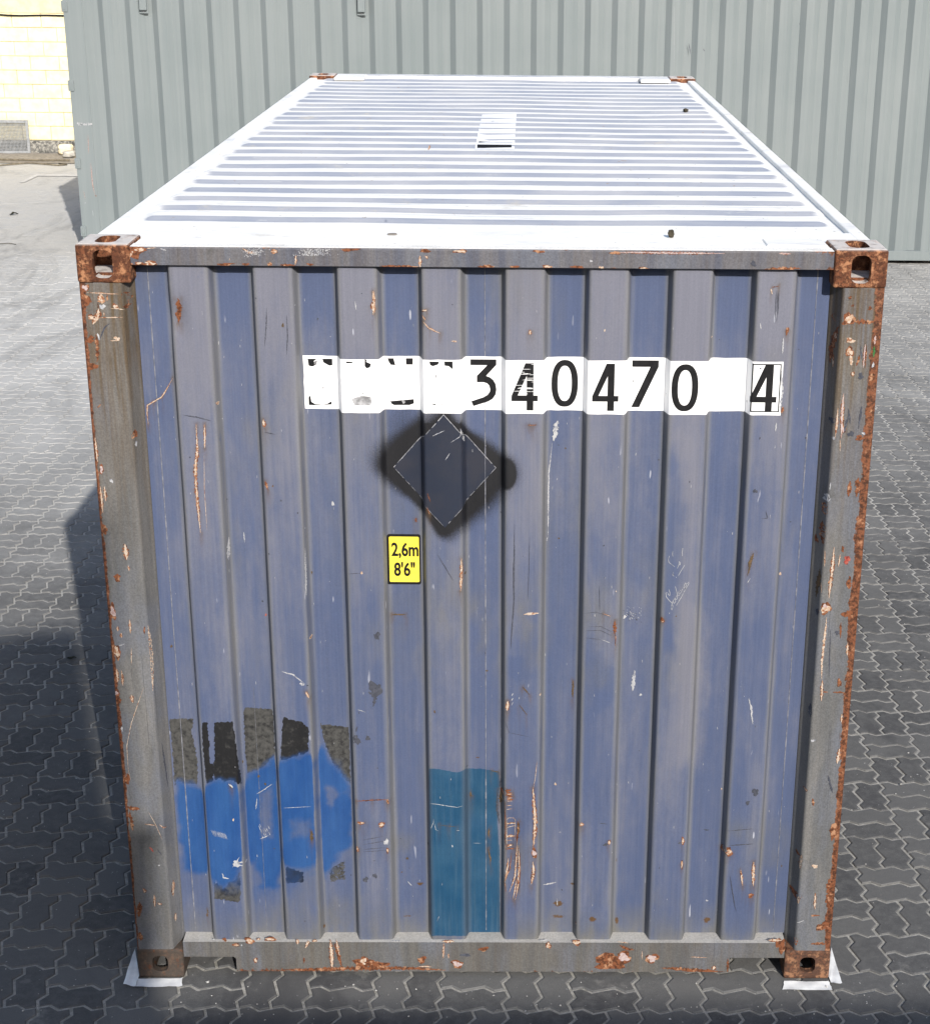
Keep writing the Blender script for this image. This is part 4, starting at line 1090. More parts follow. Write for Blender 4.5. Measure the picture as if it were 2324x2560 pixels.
for s in [('p', 14, [(519, 222), (512, 380), (507, 492)]), ('c', 4, [(500, 500), (500, 575)]), ('p', 7, [(487, 300), (470, 462)]), ('w', (14, 22), [(460, 492)]), ('k', (26, 34), [(522, 438)]), ('w', 6, [(442, 770), (435, 822)]), ('w', (36, 40), [(420, 868)]), ('r', 22, [(406, 895), (398, 965)]), ('r', 20, [(386, 1005), (392, 1155)]), ('r', (16, 40), [(349, 1120)]), ('p', 15, [(462, 1178), (454, 1300), (440, 1400), (430, 1500)]), ('p', 8, [(502, 1222), (488, 1302)]), ('e', (40, 46), [(544, 1258)]), ('p', (62, 64), [(408, 1565)]), ('k', (36, 26), [(405, 1548)]), ('c', 13, [(416, 1620), (402, 1750), (386, 1900), (384, 2010)]), ('b', 14, [(372, 1310), (345, 1480)]), ('d', 12, [(555, 340), (525, 460)]), ('d', 10, [(636, 292), (622, 400)]), ('r', (50, 30), [(622, 490)]), ('w', (22, 14), [(648, 462)]), ('r', 26, [(612, 740), (605, 860)]), ('r', 20, [(565, 760), (552, 860)]), ('r', 26, [(562, 1360), (556, 1440)]), ('r', (60, 50), [(548, 1600)]), ('r', 16, [(515, 1170), (520, 1210)]), ('d', (26, 26), [(481, 1716)]), ('r', 10, [(505, 1650), (503, 1750)]), ('p', 5, [(405, 1200), (402, 1300)]), ('p', 5, [(380, 1400), (383, 1465)]), ('d', 10, [(360, 1560), (352, 1600)]), ('d', 6, [(440, 1700), (430, 1990)]), ('p', 12, [(548, 1780), (545, 1860)])]:
    mark(mk_post_r, F1, s, 'post')
for s in [('p', 11, [(1256, 0), (1250, 112)]), ('r', 9, [(1312, 64), (1372, 66)]), ('r', 7, [(1255, 62), (1285, 64)]), ('p', 15, [(1348, 365), (1335, 445)]), ('r', (40, 90), [(1314, 800)]), ('p', 9, [(1146, 928), (1135, 1000)]), ('c', (34, 20), [(1216, 990)]), ('r', (50, 46), [(1112, 1130)]), ('p', 9, [(1130, 1150), (1128, 1188)]), ('p', 10, [(1218, 1132), (1216, 1220)]), ('r', 30, [(1296, 1055), (1285, 1210)]), ('r', (80, 60), [(1268, 1308)]), ('r', 16, [(1195, 1402), (1280, 1402)]), ('r', (26, 40), [(1346, 15)]), ('p', 9, [(1360, 180), (1356, 225)]), ('r', 16, [(1116, 1370), (1118, 1410)]), ('r', 14, [(1205, 630), (1208, 668)]), ('p', (16, 14), [(1166, 580)]), ('w', (20, 16), [(1206, 322)]), ('d', 10, [(1285, 505), (1310, 600)]), ('d', 12, [(1192, 120), (1190, 190)]), ('r', (16, 20), [(1122, 908)]), ('r', (40, 12), [(1216, 1252)]), ('w', 4, [(1120, 1290), (1160, 1278)])]:
    mark(mk_post_r, B2, s, 'post')
mk_post_l.build('paint_chips', post_l); mk_post_r.build('paint_chips', post_r)
for sx in (-1, 1):       # rear posts
    me = extrude_profile('corner_post', [(sx*1.2165, LEN-.178), (sx*1.2165, LEN-.006), (sx*1.06, LEN-.006), (sx*1.06, LEN-.178)], .1165, 2.4735, 'z', True)
    link('corner_post', me, MF, box_root)

# --- castings
for sx in (-1, 1):
    for sy in (1, -1):
        for sz in (1, -1):
            b = CB_TOP if sz > 0 else CB_BOT
            me = casting(b, -sx, sy, sz, (sx*HW, 0 if sy > 0 else LEN, HT if sz > 0 else 0), .0 if sz > 0 else (.85 if sx < 0 else .35))
            link('corner_casting', me, MC, box_root)

# --- rails
def rail_mesh(name, pts, a0, a1, axis, rust_fn, step=.012):
    me = extrude_profile(name, pts, a0, a1, axis, True, False, step)
    n = len(me.vertices); co = np.zeros(n*3, np.float32); me.vertices.foreach_get('co', co); co = co.reshape(-1, 3)
    attr(me, 'rust', rust_fn(co[:, 0], co[:, 1], co[:, 2])); attr(me, 'stain', .5*fbm(co[:, 0]*5, co[:, 2]*0, 3))
    return me
def top_rust(x, y, z):
    e = np.maximum(np.exp(-np.abs(z-2.583)/.006)*(y < .03), np.exp(-np.abs(z-2.527)/.007)*(y < .03))
    return .42*e+(fbm(x*4, z*20, 17, 3)-.5)*.9*(y < .03)+.35*np.exp(-(1.057-np.abs(x))/.06)-.05
tp = [(.070, 2.527), (.011, 2.527), (.010, 2.528), (.010, 2.546), (.010, 2.562), (.010, 2.577), (.0135, 2.5825), (.020, 2.5835), (.066, 2.5835), (.070, 2.580)]
top_rail = link('top_end_rail', rail_mesh('top_end_rail', tp, -1.0565, 1.0565, 'x', top_rust), MR, box_root)
G8 = (180, 560, .2842); G7 = (1450, 560, .3005); G2 = (700, 0, .4372)
for z_, s in [(G8, ('r', (140, 90), [(560, 240)])), (G8, ('p', (90, 36), [(600, 225)])), (G8, ('p', 20, [(505, 290), (540, 240)])), (G8, ('p', (50, 22), [(590, 345)])), (G8, ('p', (100, 34), [(690, 348)])), (G8, ('r', (120, 22), [(1350, 354)])), (G8, ('r', (46, 22), [(1530, 354)])), (G8, ('p', (50, 26), [(1780, 242)])), (G8, ('r', (30, 30), [(1742, 352)])), (G8, ('p', 12, [(1500, 215), (1560, 250), (1620, 255)])), (G8, ('p', 5, [(1385, 320), (1390, 300)])), (G8, ('c', 8, [(640, 215), (740, 208)])), (G8, ('w', 10, [(780, 215), (830, 232)])),
              (G7, ('k', 13, [(250, 238), (420, 236), (700, 240), (1000, 243), (1200, 245)])), (G7, ('r', (70, 26), [(290, 240)])), (G7, ('p', (60, 20), [(522, 369)])), (G7, ('r', 22, [(1530, 374), (1640, 374), (1830, 368)])), (G7, ('k', 12, [(1650, 245), (1750, 248)])), (G7, ('w', (18, 14), [(88, 308)])), (G7, ('d', (40, 40), [(1438, 330)])), (G7, ('c', (34, 20), [(175, 362)])),
              (G2, ('r', (90, 16), [(400, 1427)])), (G2, ('p', 11, [(800, 1462), (800, 1528)])), (G2, ('r', 11, [(570, 1520), (690, 1522), (790, 1524)])), (G2, ('p', (50, 14), [(830, 1434)])), (G2, ('p', (70, 14), [(1030, 1437)])), (G2, ('r', 14, [(1130, 1524), (1225, 1524)])), (G2, ('r', (56, 14), [(1340, 1527)])), (G2, ('r', (60, 16), [(1700, 1527)])), (G2, ('r', (60, 14), [(1480, 1438)])), (G2, ('p', (40, 14), [(1525, 1524)])), (G2, ('r', (30, 12), [(172, 1512)])), (G2, ('p', 8, [(88, 1515), (92, 1460)])), (G2, ('r', 12, [(0, 1515), (85, 1516)])), (G2, ('p', (12, 14), [(838, 1470)])), (G2, ('w', (12, 10), [(1778, 1493)]))]:
    mark(mk_top, z_, s, 'top')
for _ in range(170):
    mark(mk_top, G8, ('w', (rnd.uniform(3, 7),)*2, [(1600+rnd.gauss(0, 45), 250+rnd.gauss(0, 18))]), 'top')
for _ in range(220):
    mark(mk_top, G2, ('w', (rnd.uniform(2.5, 5.5),)*2, [(190+rnd.gauss(0, 50), 1440+rnd.uniform(-18, 22))]), 'top')
mk_top.build('paint_chips', top_rail)
# header plate behind the top rail with grooves
def dust_glare_attr(me, v): attr(me, 'dust_glare', np.full(len(me.vertices), v))
bm = bmesh.new(); add_box(bm, -1.0565, 1.0565, .0800, .1785, 2.530, 2.5815, .002, 1); add_box(bm, -1.166, 1.166, .1790, .3415, 2.530, 2.5813, .002, 1); me = bm_mesh(bm, 'header_plate'); dust_glare_attr(me, .95)
header = link('header_plate', me, MRF, box_root)
for sx in (-1, 1):
    a, b = sorted((sx*1.05, sx*.865))
    bm = bmesh.new(); add_box(bm, a, b, .095, .205, 2.578, 2.5855, .0025, 1); me = bm_mesh(bm, 'corner_plate'); dust_glare_attr(me, .9)
    link('corner_plate', me, MRF, box_root)
    bm = bmesh.new(); add_box(bm, a, b, LEN-.30, LEN-.06, 2.572, 2.591, .003, 1); me = bm_mesh(bm, 'corner_plate'); dust_glare_attr(me, .8)
    link('corner_plate', me, MRF, box_root)
# rear header
bm = bmesh.new(); add_box(bm, -1.0565, 1.0565, LEN-.14, LEN-.01, 2.50, 2.588, .003, 1); me = bm_mesh(bm, 'top_end_rail'); dust_glare_attr(me, .55)
link('top_end_rail', me, MRF, box_root)
# bottom end rail with fork notches
def bot_rust(x, y, z):
    low = np.exp(-np.abs(z-.024)/.016)*(y < .03)
    return .40*low+(fbm(x*3.5, z*9, 27, 3)-.5)*.75+.18*np.exp(-((x-.75)/.12)**2-((z-.04)/.03)**2)+.2*np.exp(-(1.056-np.abs(x))/.03)*(x > 0)
br = []
BZ, NZ = .0225, .082
outl = [(-1.0565, .1435), (1.0565, .1435), (1.0565, NZ), (.872, NZ), (.864, NZ-.010), (.864, BZ), (-.874, BZ), (-.874, NZ-.010), (-.882, NZ), (-1.0565, NZ)]
bm = bmesh.new()
rng_x = sorted(set(list(np.round(np.linspace(-1.0565, 1.0565, 150), 5))))
def add_plate(z0, z1, x0, x1):
    n = max(2, int((x1-x0)/.014)); m = max(2, int((z1-z0)/.012))
    g = [[bm.verts.new((x0+(x1-x0)*a/n, .010, z0+(z1-z0)*b/m)) for a in range(n+1)] for b in range(m+1)]
    for b in range(m):
        for a in range(n): bm.faces.new((g[b][a], g[b][a+1], g[b+1][a+1], g[b+1][a]))
    return g
add_plate(NZ, .1435, -1.0565, 1.0565); add_plate(BZ, NZ, -.874, .864)
bmesh.ops.remove_doubles(bm, verts=bm.verts, dist=1e-4)
# flange round the notches and ledge on top
ring_ = [(-1.0565, NZ), (-.882, NZ), (-.874, NZ-.008), (-.874, BZ), (.864, BZ), (.864, NZ-.008), (.872, NZ), (1.0565, NZ)]
fa = [bm.verts.new((a, .010, b)) for a, b in ring_]; fb = [bm.verts.new((a, .045, b)) for a, b in ring_]
for k in range(len(ring_)-1): bm.faces.new((fa[k], fa[k+1], fb[k+1], fb[k]))
n = 150
la = [bm.verts.new((-1.0565+2.113*k/n, .010, .1435)) for k in range(n+1)]; lb = [bm.verts.new((-1.0565+2.113*k/n, .120, .1445)) for k in range(n+1)]
for k in range(n): bm.faces.new((la[k], la[k+1], lb[k+1], lb[k]))
bmesh.ops.remove_doubles(bm, verts=bm.verts, dist=1e-4)
bmesh.ops.recalc_face_normals(bm, faces=bm.faces)
me = bm_mesh(bm, 'bottom_end_rail')
for p in me.polygons:
    pass
co = np.zeros(len(me.vertices)*3, np.float32); me.vertices.foreach_get('co', co); co = co.reshape(-1, 3)
attr(me, 'rust', bot_rust(co[:, 0], co[:, 1], co[:, 2])); attr(me, 'stain', .45*fbm(co[:, 0]*6, co[:, 2]*2, 9))
bot_rail = link('bottom_end_rail', me, MRB, box_root)
for sx in (-1, 1):      # sides of the fork notches
    pass
for s in [('p', (46, 34), [(1327, 1387)]), ('p', (16, 12), [(1376, 1378)]), ('p', (62, 20), [(1440, 1378)]), ('p', (30, 20), [(1256, 1408)]), ('w', (9, 9), [(1286, 1410)]), ('p', (18, 30), [(1360, 1490)]), ('r', (24, 20), [(1196, 1380)]), ('p', 9, [(1645, 1388), (1625, 1425)]), ('r', 8, [(1615, 1478), (1618, 1505)]), ('p', 10, [(1580, 1380), (1584, 1405)]), ('w', (10, 8), [(1137, 1378)])]:
    mark(mk_bot, B0, s, 'bot')
for s in [('p', 16, [(268, 1380), (274, 1460), (278, 1538)]), ('p', 12, [(300, 1380), (310, 1450), (322, 1515)]), ('r', 14, [(290, 1400), (330, 1530)]), ('r', (90, 70), [(442, 1505)]), ('p', (50, 44), [(445, 1495)]), ('r', (110, 50), [(515, 1512)]), ('r', 22, [(0, 1540), (200, 1538), (390, 1532), (690, 1532), (880, 1542)]), ('r', (40, 50), [(755, 1488)]), ('p', 9, [(738, 1522), (805, 1524)]), ('k', (56, 44), [(942, 1510)]), ('r', (56, 26), [(1082, 1430)]), ('p', (26, 36), [(1426, 1410)]), ('p', (42, 30), [(1576, 1396)]), ('p', 13, [(862, 1390), (925, 1390)]), ('w', 6, [(590, 1388), (640, 1386)]), ('w', 6, [(1380, 1382), (1435, 1382)]), ('p', 8, [(870, 1400), (868, 1480)]), ('p', 7, [(895, 1455), (895, 1480)]), ('r', 9, [(130, 1475), (128, 1500)]), ('p', 8, [(150, 1385), (135, 1425)]), ('p', (22, 14), [(185, 1386)]), ('p', (14, 20), [(92, 1388)]), ('d', (70, 16), [(985, 1462)])]:
    mark(mk_bot, B1, s, 'bot')
for s in [('r', (190, 90), [(125, 1500)]), ('k', (80, 60), [(200, 1475)]), ('r', (90, 50), [(130, 1480)]), ('k', (64, 50), [(350, 1480)]), ('r', 13, [(180, 1410), (215, 1428), (258, 1435)]), ('c', 5, [(165, 1390), (225, 1398)]), ('p', (20, 24), [(680, 1530)]), ('r', (54, 90), [(1035, 1410)]), ('p', 13, [(968, 1384), (1040, 1384)]), ('r', 20, [(400, 1530), (620, 1545), (750, 1555)]), ('r', 10, [(755, 1480), (752, 1555)]), ('p', 4, [(555, 1472), (645, 1476)]), ('p', 4, [(298, 1440), (298, 1485)])]:
    mark(mk_bot, B2, s, 'bot')
mk_bot.build('paint_chips', bot_rail)
# bottom rear rail, side rails
box('bottom_end_rail', -1.056, 1.056, LEN-.10, LEN-.01, .03, .145, MRB, box_root, .003)
for sx in (-1, 1):
    a, b = sorted((sx*1.213, sx*1.150))
    box('bottom_side_rail', a, b, .180, LEN-.180, .030, .160, MRB, box_root, .004)
    a, b = sorted((sx*1.214, sx*1.168))
    bm = bmesh.new(); add_box(bm, a, b, .180, LEN-.180, 2.515, 2.577, .006, 2); me = bm_mesh(bm, 'top_side_rail'); dust_glare_attr(me, .9)
    link('top_side_rail', me, MRF, box_root)
# dust ledge details: floor underside
box('floor', -1.14, 1.14, .125, LEN-.12, .115, .150, M_DARKMETAL, box_root)

# --- roof panels with pressed cross ribs
RP = .2175; R0 = .584
def roof_z(x, y):
    ph = ((y-R0+.0175) % RP)/RP*RP
    up = np.clip(ph/.050, 0, 1); up = up*up*(3-2*up)
    dn = np.clip((ph-.120)/.050, 0, 1); dn = dn*dn*(3-2*dn)
    rib = up-dn
    k = np.clip((1.168-np.abs(x)-.006*y+.012*np.sin(y*9))/.05, 0, 1); k = k*k*(3-2*k)
    rib = rib*k*((y > .53) & (y < 5.86))
    return 2.563+.0105*rib+(fbm(x*1.5+3, y*1.3, 4, 2)-.5)*.011, rib, k
RIBEND = 1.06
xr = np.concatenate([np.linspace(-1.170, -.98, 18), np.linspace(-.965, .965, 44), np.linspace(.98, 1.170, 18)])
bounds = [.348]+[R0-.0175-.03+RP*5*k for k in (1, 2, 3, 4)]+[LEN-.142]
for a, b in zip(bounds[:-1], bounds[1:]):
    ys = np.linspace(a+.001, b-.001, int((b-a)/.0065))
    XX, YY = np.meshgrid(xr, ys)
    ZZ, rib, k = roof_z(XX, YY)
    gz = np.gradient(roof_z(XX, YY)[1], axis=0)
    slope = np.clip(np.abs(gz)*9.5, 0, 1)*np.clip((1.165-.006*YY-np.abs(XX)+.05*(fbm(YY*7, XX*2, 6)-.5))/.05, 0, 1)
    i = np.arange(XX.size).reshape(XX.shape)
    Q = np.stack([i[:-1, :-1], i[:-1, 1:], i[1:, 1:], i[1:, :-1]], -1).reshape(-1, 4)
    me = np_mesh('roof_panel', np.stack([XX, YY, ZZ], -1).reshape(-1, 3), Q, True)
    attr(me, 'dust_glare', np.clip(1-1.05*slope, 0, 1))  # whitens the flats to imitate sky glare over chalk, less on rib slopes
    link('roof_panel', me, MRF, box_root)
# sticker on the roof
def roof_quad(name, c, mat, off, parent, n=40):
    tl, tr, br_, bl = [hitZ(*p, 2.567) for p in poly((1150, 260, 200/1830), c)]
    V = []; F = []
    for a in range(n+1):
        t = a/n
        for s in (0, 1):
            p = [(bl[k]*(1-t)+tl[k]*t)*(1-s)+(br_[k]*(1-t)+tr[k]*t)*s for k in (0, 1)]
            z = float(roof_z(np.array(p[0]), np.array(p[1]))[0])
            V.append((p[0], p[1], z+off))
    for a in range(n): F.append((2*a, 2*a+1, 2*a+3, 2*a+2))
    return link(name, mesh_from(name, V, F, True), mat, parent)
stk = roof_quad('roof_label', [(500, 262), (1282, 262), (1236, 1100), (322, 1100)], M_VINYL, .0012, box_root)
stk['label'] = 'white sheet label with two black bars on the roof'
roof_quad('printed_bar', [(430, 860), (1188, 868), (1185, 892), (425, 884)], M_BLACK, .0022, stk, 6)
roof_quad('printed_bar', [(392, 978), (1174, 985), (1172, 1016), (388, 1006)], M_BLACK, .0022, stk, 6)
roof_quad('printed_smudge', [(730, 395), (775, 395), (780, 445), (712, 455)], M_GREYSM, .0022, stk, 4)
roof_quad('printed_smudge', [(930, 515), (1030, 520), (1020, 534), (940, 530)], M_GREYSM, .0022, stk, 4)

# --- side walls (corrugated) and doors, seen only from beside
def corrugated(L0, L1, base, depth, pitch, flat_o, slope, ph=0.0):
    p = [(L0, base)]; x = L0+ph
    while x+pitch < L1:
        p += [(x, base), (x+slope, base+depth), (x+slope+flat_o, base+depth), (x+2*slope+flat_o, base)]; x += pitch
    return p+[(L1, base)]
for sx in (-1, 1):
    pr = [(sx*(1.170+d), y) for y, d in corrugated(.178, LEN-.178, 0, .036, .278, .070, .068, .02)]
    me = extrude_profile('side_wall', pr, .15, 2.52, 'z', False, False, .4)
    for nm in ('outer', 'slope', 'fade', 'grime', 'roller', 'tar', 'blue', 'black', 'teal', 'rust', 'bleed'): attr(me, nm, np.full(len(me.vertices), .3 if nm == 'outer' else 0))
    link('side_wall', me, MP, box_root)
for sx in (-1, 1):
    a, b = sorted((sx*.006, sx*1.055))
    d_ = box('door', a, b, LEN-.06, LEN-.02, .16, 2.495, MR, box_root, .004)
    for fx in (.35, .75):
        tube('locking_bar', [(sx*fx, LEN+.004, .12), (sx*fx, LEN+.004, 2.54)], .017, MR, d_)

# ------------------------------------------------------------------ grey container behind, and unseen stacks added for shade
def std_container(name, L, H, mat, label, group=None, phase=.0, hinge=True, castmat=None, side_pitch=.2837):
    """long axis local x from 0 to L, near long side at local y = 0, depth 2.438"""
    r = empty(name, (0, 0, 0), label, 'container', group)
    D_ = 2.438
    def prof(y0, d):
        pts = []; x = .243+phase
        pts.append((.16, y0))
        while x+side_pitch < L-.16:
            # slope going in, inner flat, slope coming out, outer flat
            pts += [(x, y0), (x+.062, y0+d), (x+.062+.078, y0+d), (x+.062+.078+.062, y0)]; x += side_pitch
        pts.append((L-.16, y0)); return pts
    link('side_wall', extrude_profile('side_wall', prof(.012, .042), .150, H-.055, 'z'), mat, r)
    link('side_wall', extrude_profile('side_wall', prof(D_-.012, -.042), .150, H-.055, 'z'), mat, r)
    link('end_wall', extrude_profile('end_wall', [(L-.05-.04*(k % 4 in (1, 2)), .16+k*.0735) for k in range(30)], .15, H-.06, 'z'), mat, r)
    ribs = [(x, H-.028-.018*(k % 4 in (1, 2))) for k, x in enumerate(np.linspace(.06, L-.06, int(L/.06)))]
    me = extrude_profile('roof_panel', [(a, b) for a, b in ribs], .05, D_-.05, 'y')
    link('roof_panel', me, mat, r)
    for x in (0, L):
        for y in (0, D_):
            a, b = (0.004, .205) if x == 0 else (L-.165, L-.004)
            c, d = (0.004, .16) if y == 0 else (D_-.16, D_-.004)
            box('corner_post', a, b, c, d, .1185, H-.1185, mat, r, .006)
    for y0 in (0, D_):
        c, d = (.006, .066) if y0 == 0 else (D_-.066, D_-.006)
        box('top_side_rail', .178, L-.178, c, d, H-.066, H-.010, mat, r, .004)
        c, d = (.002, .070) if y0 == 0 else (D_-.070, D_-.002)
        bm = bmesh.new(); add_box(bm, .178, L-.178, c, d, .052, .150, .004, 1)
        lip = (-.004, .02) if y0 == 0 else (D_-.02, D_+.004)
        add_box(bm, .178, L-.178, lip[0], lip[1], .045, .058)
        link('bottom_side_rail', bm_mesh(bm, 'bottom_side_rail'), mat, r)
    for x0, x1 in ((.01, .09), (L-.09, L-.01)):
        box('top_end_rail', x0, x1, .162, D_-.162, H-.11, H-.01, mat, r, .004)
        box('bottom_end_rail', x0, x1, .162, D_-.162, .03, .15, mat, r, .004)
    for s in (0, 1):
        y0, y1 = (.165, D_/2-.003) if s == 0 else (D_/2+.003, D_-.165)
        d_ = box('door', .03, .07, y0, y1, .155, H-.115, mat, r, .004)
        for fy in (.33, .72):
            tube('locking_bar', [(.012, y0+(y1-y0)*fy, .1), (.012, y0+(y1-y0)*fy, H-.06)], .017, mat, d_)
    box('floor', .1, L-.1, .08, D_-.08, .11, .15, M_DARKMETAL, r)
    for x in (0, L):
        for y in (0, D_):
            for z in (0, H):
                me = CB_TOP.copy(); n = len(me.vertices); co = np.zeros(n*3, np.float32); me.vertices.foreach_get('co', co); co = co.reshape(-1, 3)
                co = co[:, [1, 0, 2]]      # casting turned: long side along x
                sx, sy, sz = (1 if x == 0 else -1), (1 if y == 0 else -1), (1 if z > 0 else -1)
                co = co*np.array([sx, sy, sz])+np.array([x, y, z])
                me.vertices.foreach_set('co', co.astype(np.float32).ravel())
                if sx*sy*sz > 0: me.flip_normals()
                attr(me, 'paint', np.full(n, 1.0)); me.materials.clear(); me.materials.append(castmat or mat); me.update()
                link('corner_casting', me, None, r)
    return r

GX, GY = -4.672, 13.28
grey = std_container('grey_container', 12.192, 2.896, MG, 'tall pale grey corrugated container standing sideways across the back', phase=-.0275)
grey.location = (GX, GY, 0)
for zc in (2.647, 1.842, 1.030, .30):
    h = box('hinge', -.010, .052, -.010, .030, zc-.055, zc+.055, MG, grey, .004)
    bm = bmesh.new(); add_box(bm, .008, .034, -.016, -.0101, zc-.034, zc+.034, .002, 1)
    link('hinge_pin', bm_mesh(bm, 'hinge_pin'), MG, h)
for vx in (-3.827, -1.551):
    x = vx-GX
    o = box('vent_cover', x-.038, x+.038, -.034, .010, 2.615, 2.79, MG, grey, .006)
    b = box('vent_flange', x-.046, x+.046, .006, .0105, 2.583, 2.80, MG, o)
    bm = bmesh.new(); add_box(bm, x-.006, x+.006, .002, .0058, 2.592, 2.604); link('rivet', bm_mesh(bm, 'rivet'), M_SILV, o)
# chalk number on the grey post
gm = Marks()
SURFY['grey'] = GY+.004
ZG = (0, 0, .4372)
for pts in ([(446, 698), (444, 708), (456, 708)], [(454, 700), (453, 718)], [(464, 702), (470, 712), (462, 718), (474, 704)], [(482, 706), (478, 712), (484, 716), (488, 708), (482, 706)], [(494, 708), (490, 714), (496, 716)], [(500, 702), (496, 718)], [(506, 704), (512, 706), (508, 710), (512, 714), (506, 716)], [(518, 706), (514, 712), (520, 714), (524, 706), (518, 706)], [(528, 704), (524, 712), (530, 712)]):
    gm.ribbon([(q[0], q[2]) for q in (P(*p, 'grey') for p in poly(ZG, pts))], .007, M_WHITE, 'grey', .0015, rnd, .3, False)
o = gm.build('chalk_number', None); del o['kind']; o.parent = grey; o.location = (-GX, -GY, 0); o['label'] = 'small white chalk number on the end post'
gm = Marks()
for s in [('k', 8, [(505, 770), (508, 880)]), ('k', 12, [(520, 930), (530, 1050), (545, 1120)]), ('w', (20, 20), [(488, 1160)]), ('r', (24, 20), [(550, 1120)]), ('w', 5, [(530, 1200), (535, 1235)]), ('k', 5, [(480, 1090), (490, 1140)])]:
    mark(gm, ZG, s, 'grey')
SURFY['grey'] = GY+.012
for s in [('d', 5, [(1105, 125), (1103, 138)]), ('d', 10, [(570, 270), (578, 285)]), ('d', 12, [(490, 240), (500, 300)]), ('w', 3, [(410, 0), (408, 400)]), ('d', 3, [(1385, 360), (1380, 480)])]:
    mark(gm, (1500, 0, .4503), s, 'grey')
o = gm.build('paint_chips', grey); o.location = (-GX, -GY, 0)

# unseen container stacks behind the viewpoint, added to shade the near paving
MS1 = mat_plain('maroon_container_paint', (.13, .035, .03, 1), (.17, .05, .04, 1), 3, .5, .3, .05)
MS2 = mat_plain('dark_green_container_paint', (.03, .085, .06, 1), (.04, .105, .075, 1), 3, .5, .3, .05)
def copy_tree(o, parent=None):
    c = o.copy(); COL.objects.link(c); c.parent = parent
    for ch in o.children: copy_tree(ch, c)
    return c
a0_ = std_container('shade_container', 12.192, 2.591, MS1, 'maroon container, bottom of the two high stack added unseen to cast shade', 'unseen stacks added for shade', hinge=False)
AY = -9.52
a0_.location = (1.05, AY-2.438, 0); a0_.rotation_euler = (0, 0, math.radians(.8))
a1_ = copy_tree(a0_); a1_.location.z = 2.591; a1_['label'] = 'maroon container, top of the two high stack added unseen to cast shade'
b0_ = std_container('shade_container', 6.058, 2.591, MS2, 'green container, lowest of the four high stack added unseen to cast shade', 'unseen stacks added for shade', hinge=False)
BANG = math.radians(17.47)
bc = Vector((3.70, -15.55, 0))                       # right far corner of the tower
off_ = Matrix.Rotation(BANG, 4, 'Z') @ Vector((6.058, 2.438, 0))
b0_.location = bc-off_; b0_.rotation_euler = (0, 0, BANG)
for k, t in ((1, 'second from the ground in'), (2, 'third from the ground in'), (3, 'topmost of')):
    c = copy_tree(b0_); c.location.z = 2.591*k; c['label'] = 'green container, %s the four high stack added unseen to cast shade' % t

MBIN = mat_plain('shade_bin_steel', (.25, .26, .26, 1), (.34, .35, .35, 1), 8, .5, .4, .1)
bn = empty('shade_bin', (1.45, -9.95, 5.182), 'grey bin on legs on top of the two high stack, added unseen to cast shade', 'bin')  # unseen bin, added and shaped to shade the lower left post
for lx in (-.33, .40):
    for ly in (-.28, .28): box('leg', lx-.03, lx+.03, ly-.03, ly+.03, 0, .28, MBIN, bn, .004)
box('bin_body', -.38, .455, -.33, .33, .28, .72, MBIN, bn, .02)
box('bin_rim', -.40, .475, -.35, .35, .70, .75, MBIN, bn, .008)

# ------------------------------------------------------------------ block wall far left
WY = 22.0
MW = mat_plain('cream_block_paint', (.68, .60, .36, 1), (.72, .66, .46, 1), 7, .8, .2, .25)
MWJ = mat_plain('cream_mortar', (.52, .45, .29, 1), (.58, .51, .36, 1), 25, .9, .1, .3)
MWB = mat_plain('plaster_band', (.52, .43, .28, 1), (.60, .52, .36, 1), 6, .85, .2, .2)
n = NT('weathered_plinth', .9, .1)
a_ = n.noise(9, 5, .7); b_ = n.noise(30, 4, .7)
n.col(n.mix(n.ss(b_, .45, .6), n.mix(n.ss(a_, .35, .65), (.06, .06, .056, 1), (.16, .155, .145, 1)), (.30, .29, .26, 1))); n.bump(b_, .6, .02)
MPL = n.m
wall = empty('block_wall', (-8, WY, 0), 'cream yellow painted concrete block wall at the back left', 'wall')
def child(o): o.parent = wall; o.location = (8, -WY, 0); return o
child(box('wall_core', -18, -3.5, WY+.012, WY+.20, .0, 4.2, MWJ))
child(box('plinth', -18, -3.5, WY-.05, WY+.011, -.02, .205, MPL, None, .01))
child(box('plaster_band', -18, -3.5, WY-.012, WY+.0115, 2.135, 4.2, MWB, None, .004))
BW, BH = .452, .2135
bmx = bmesh.new(); add_box(bmx, -BW/2+.004, BW/2-.004, 0, .03, .004, BH-.004, .006, 2); bme = bm_mesh(bmx, 'block'); bme.materials.append(MW)
r2 = random.Random(4)
for row in range(9):
    z = .212+row*BH
    for k in range(31):
        xc = -17.572+k*BW+(BW/2 if row % 2 else 0)+.10
        if xc > -4.0: continue
        o = bpy.data.objects.new('block', bme); COL.objects.link(o); o.parent = wall
        o.location = (xc+8, r2.uniform(-.003, .003)-.008, z); o.rotation_euler = (0, 0, r2.uniform(-.004, .004))
tag(tube('wall_cable', [(-9.4+t*.2, WY-.03-.004*math.sin(t), 2.112+.006*math.sin(t*1.3)+.012*math.sin(t*.45)) for t in range(29)], .013, M_BLACK), 'black cable clipped along the cream wall', 'cable')
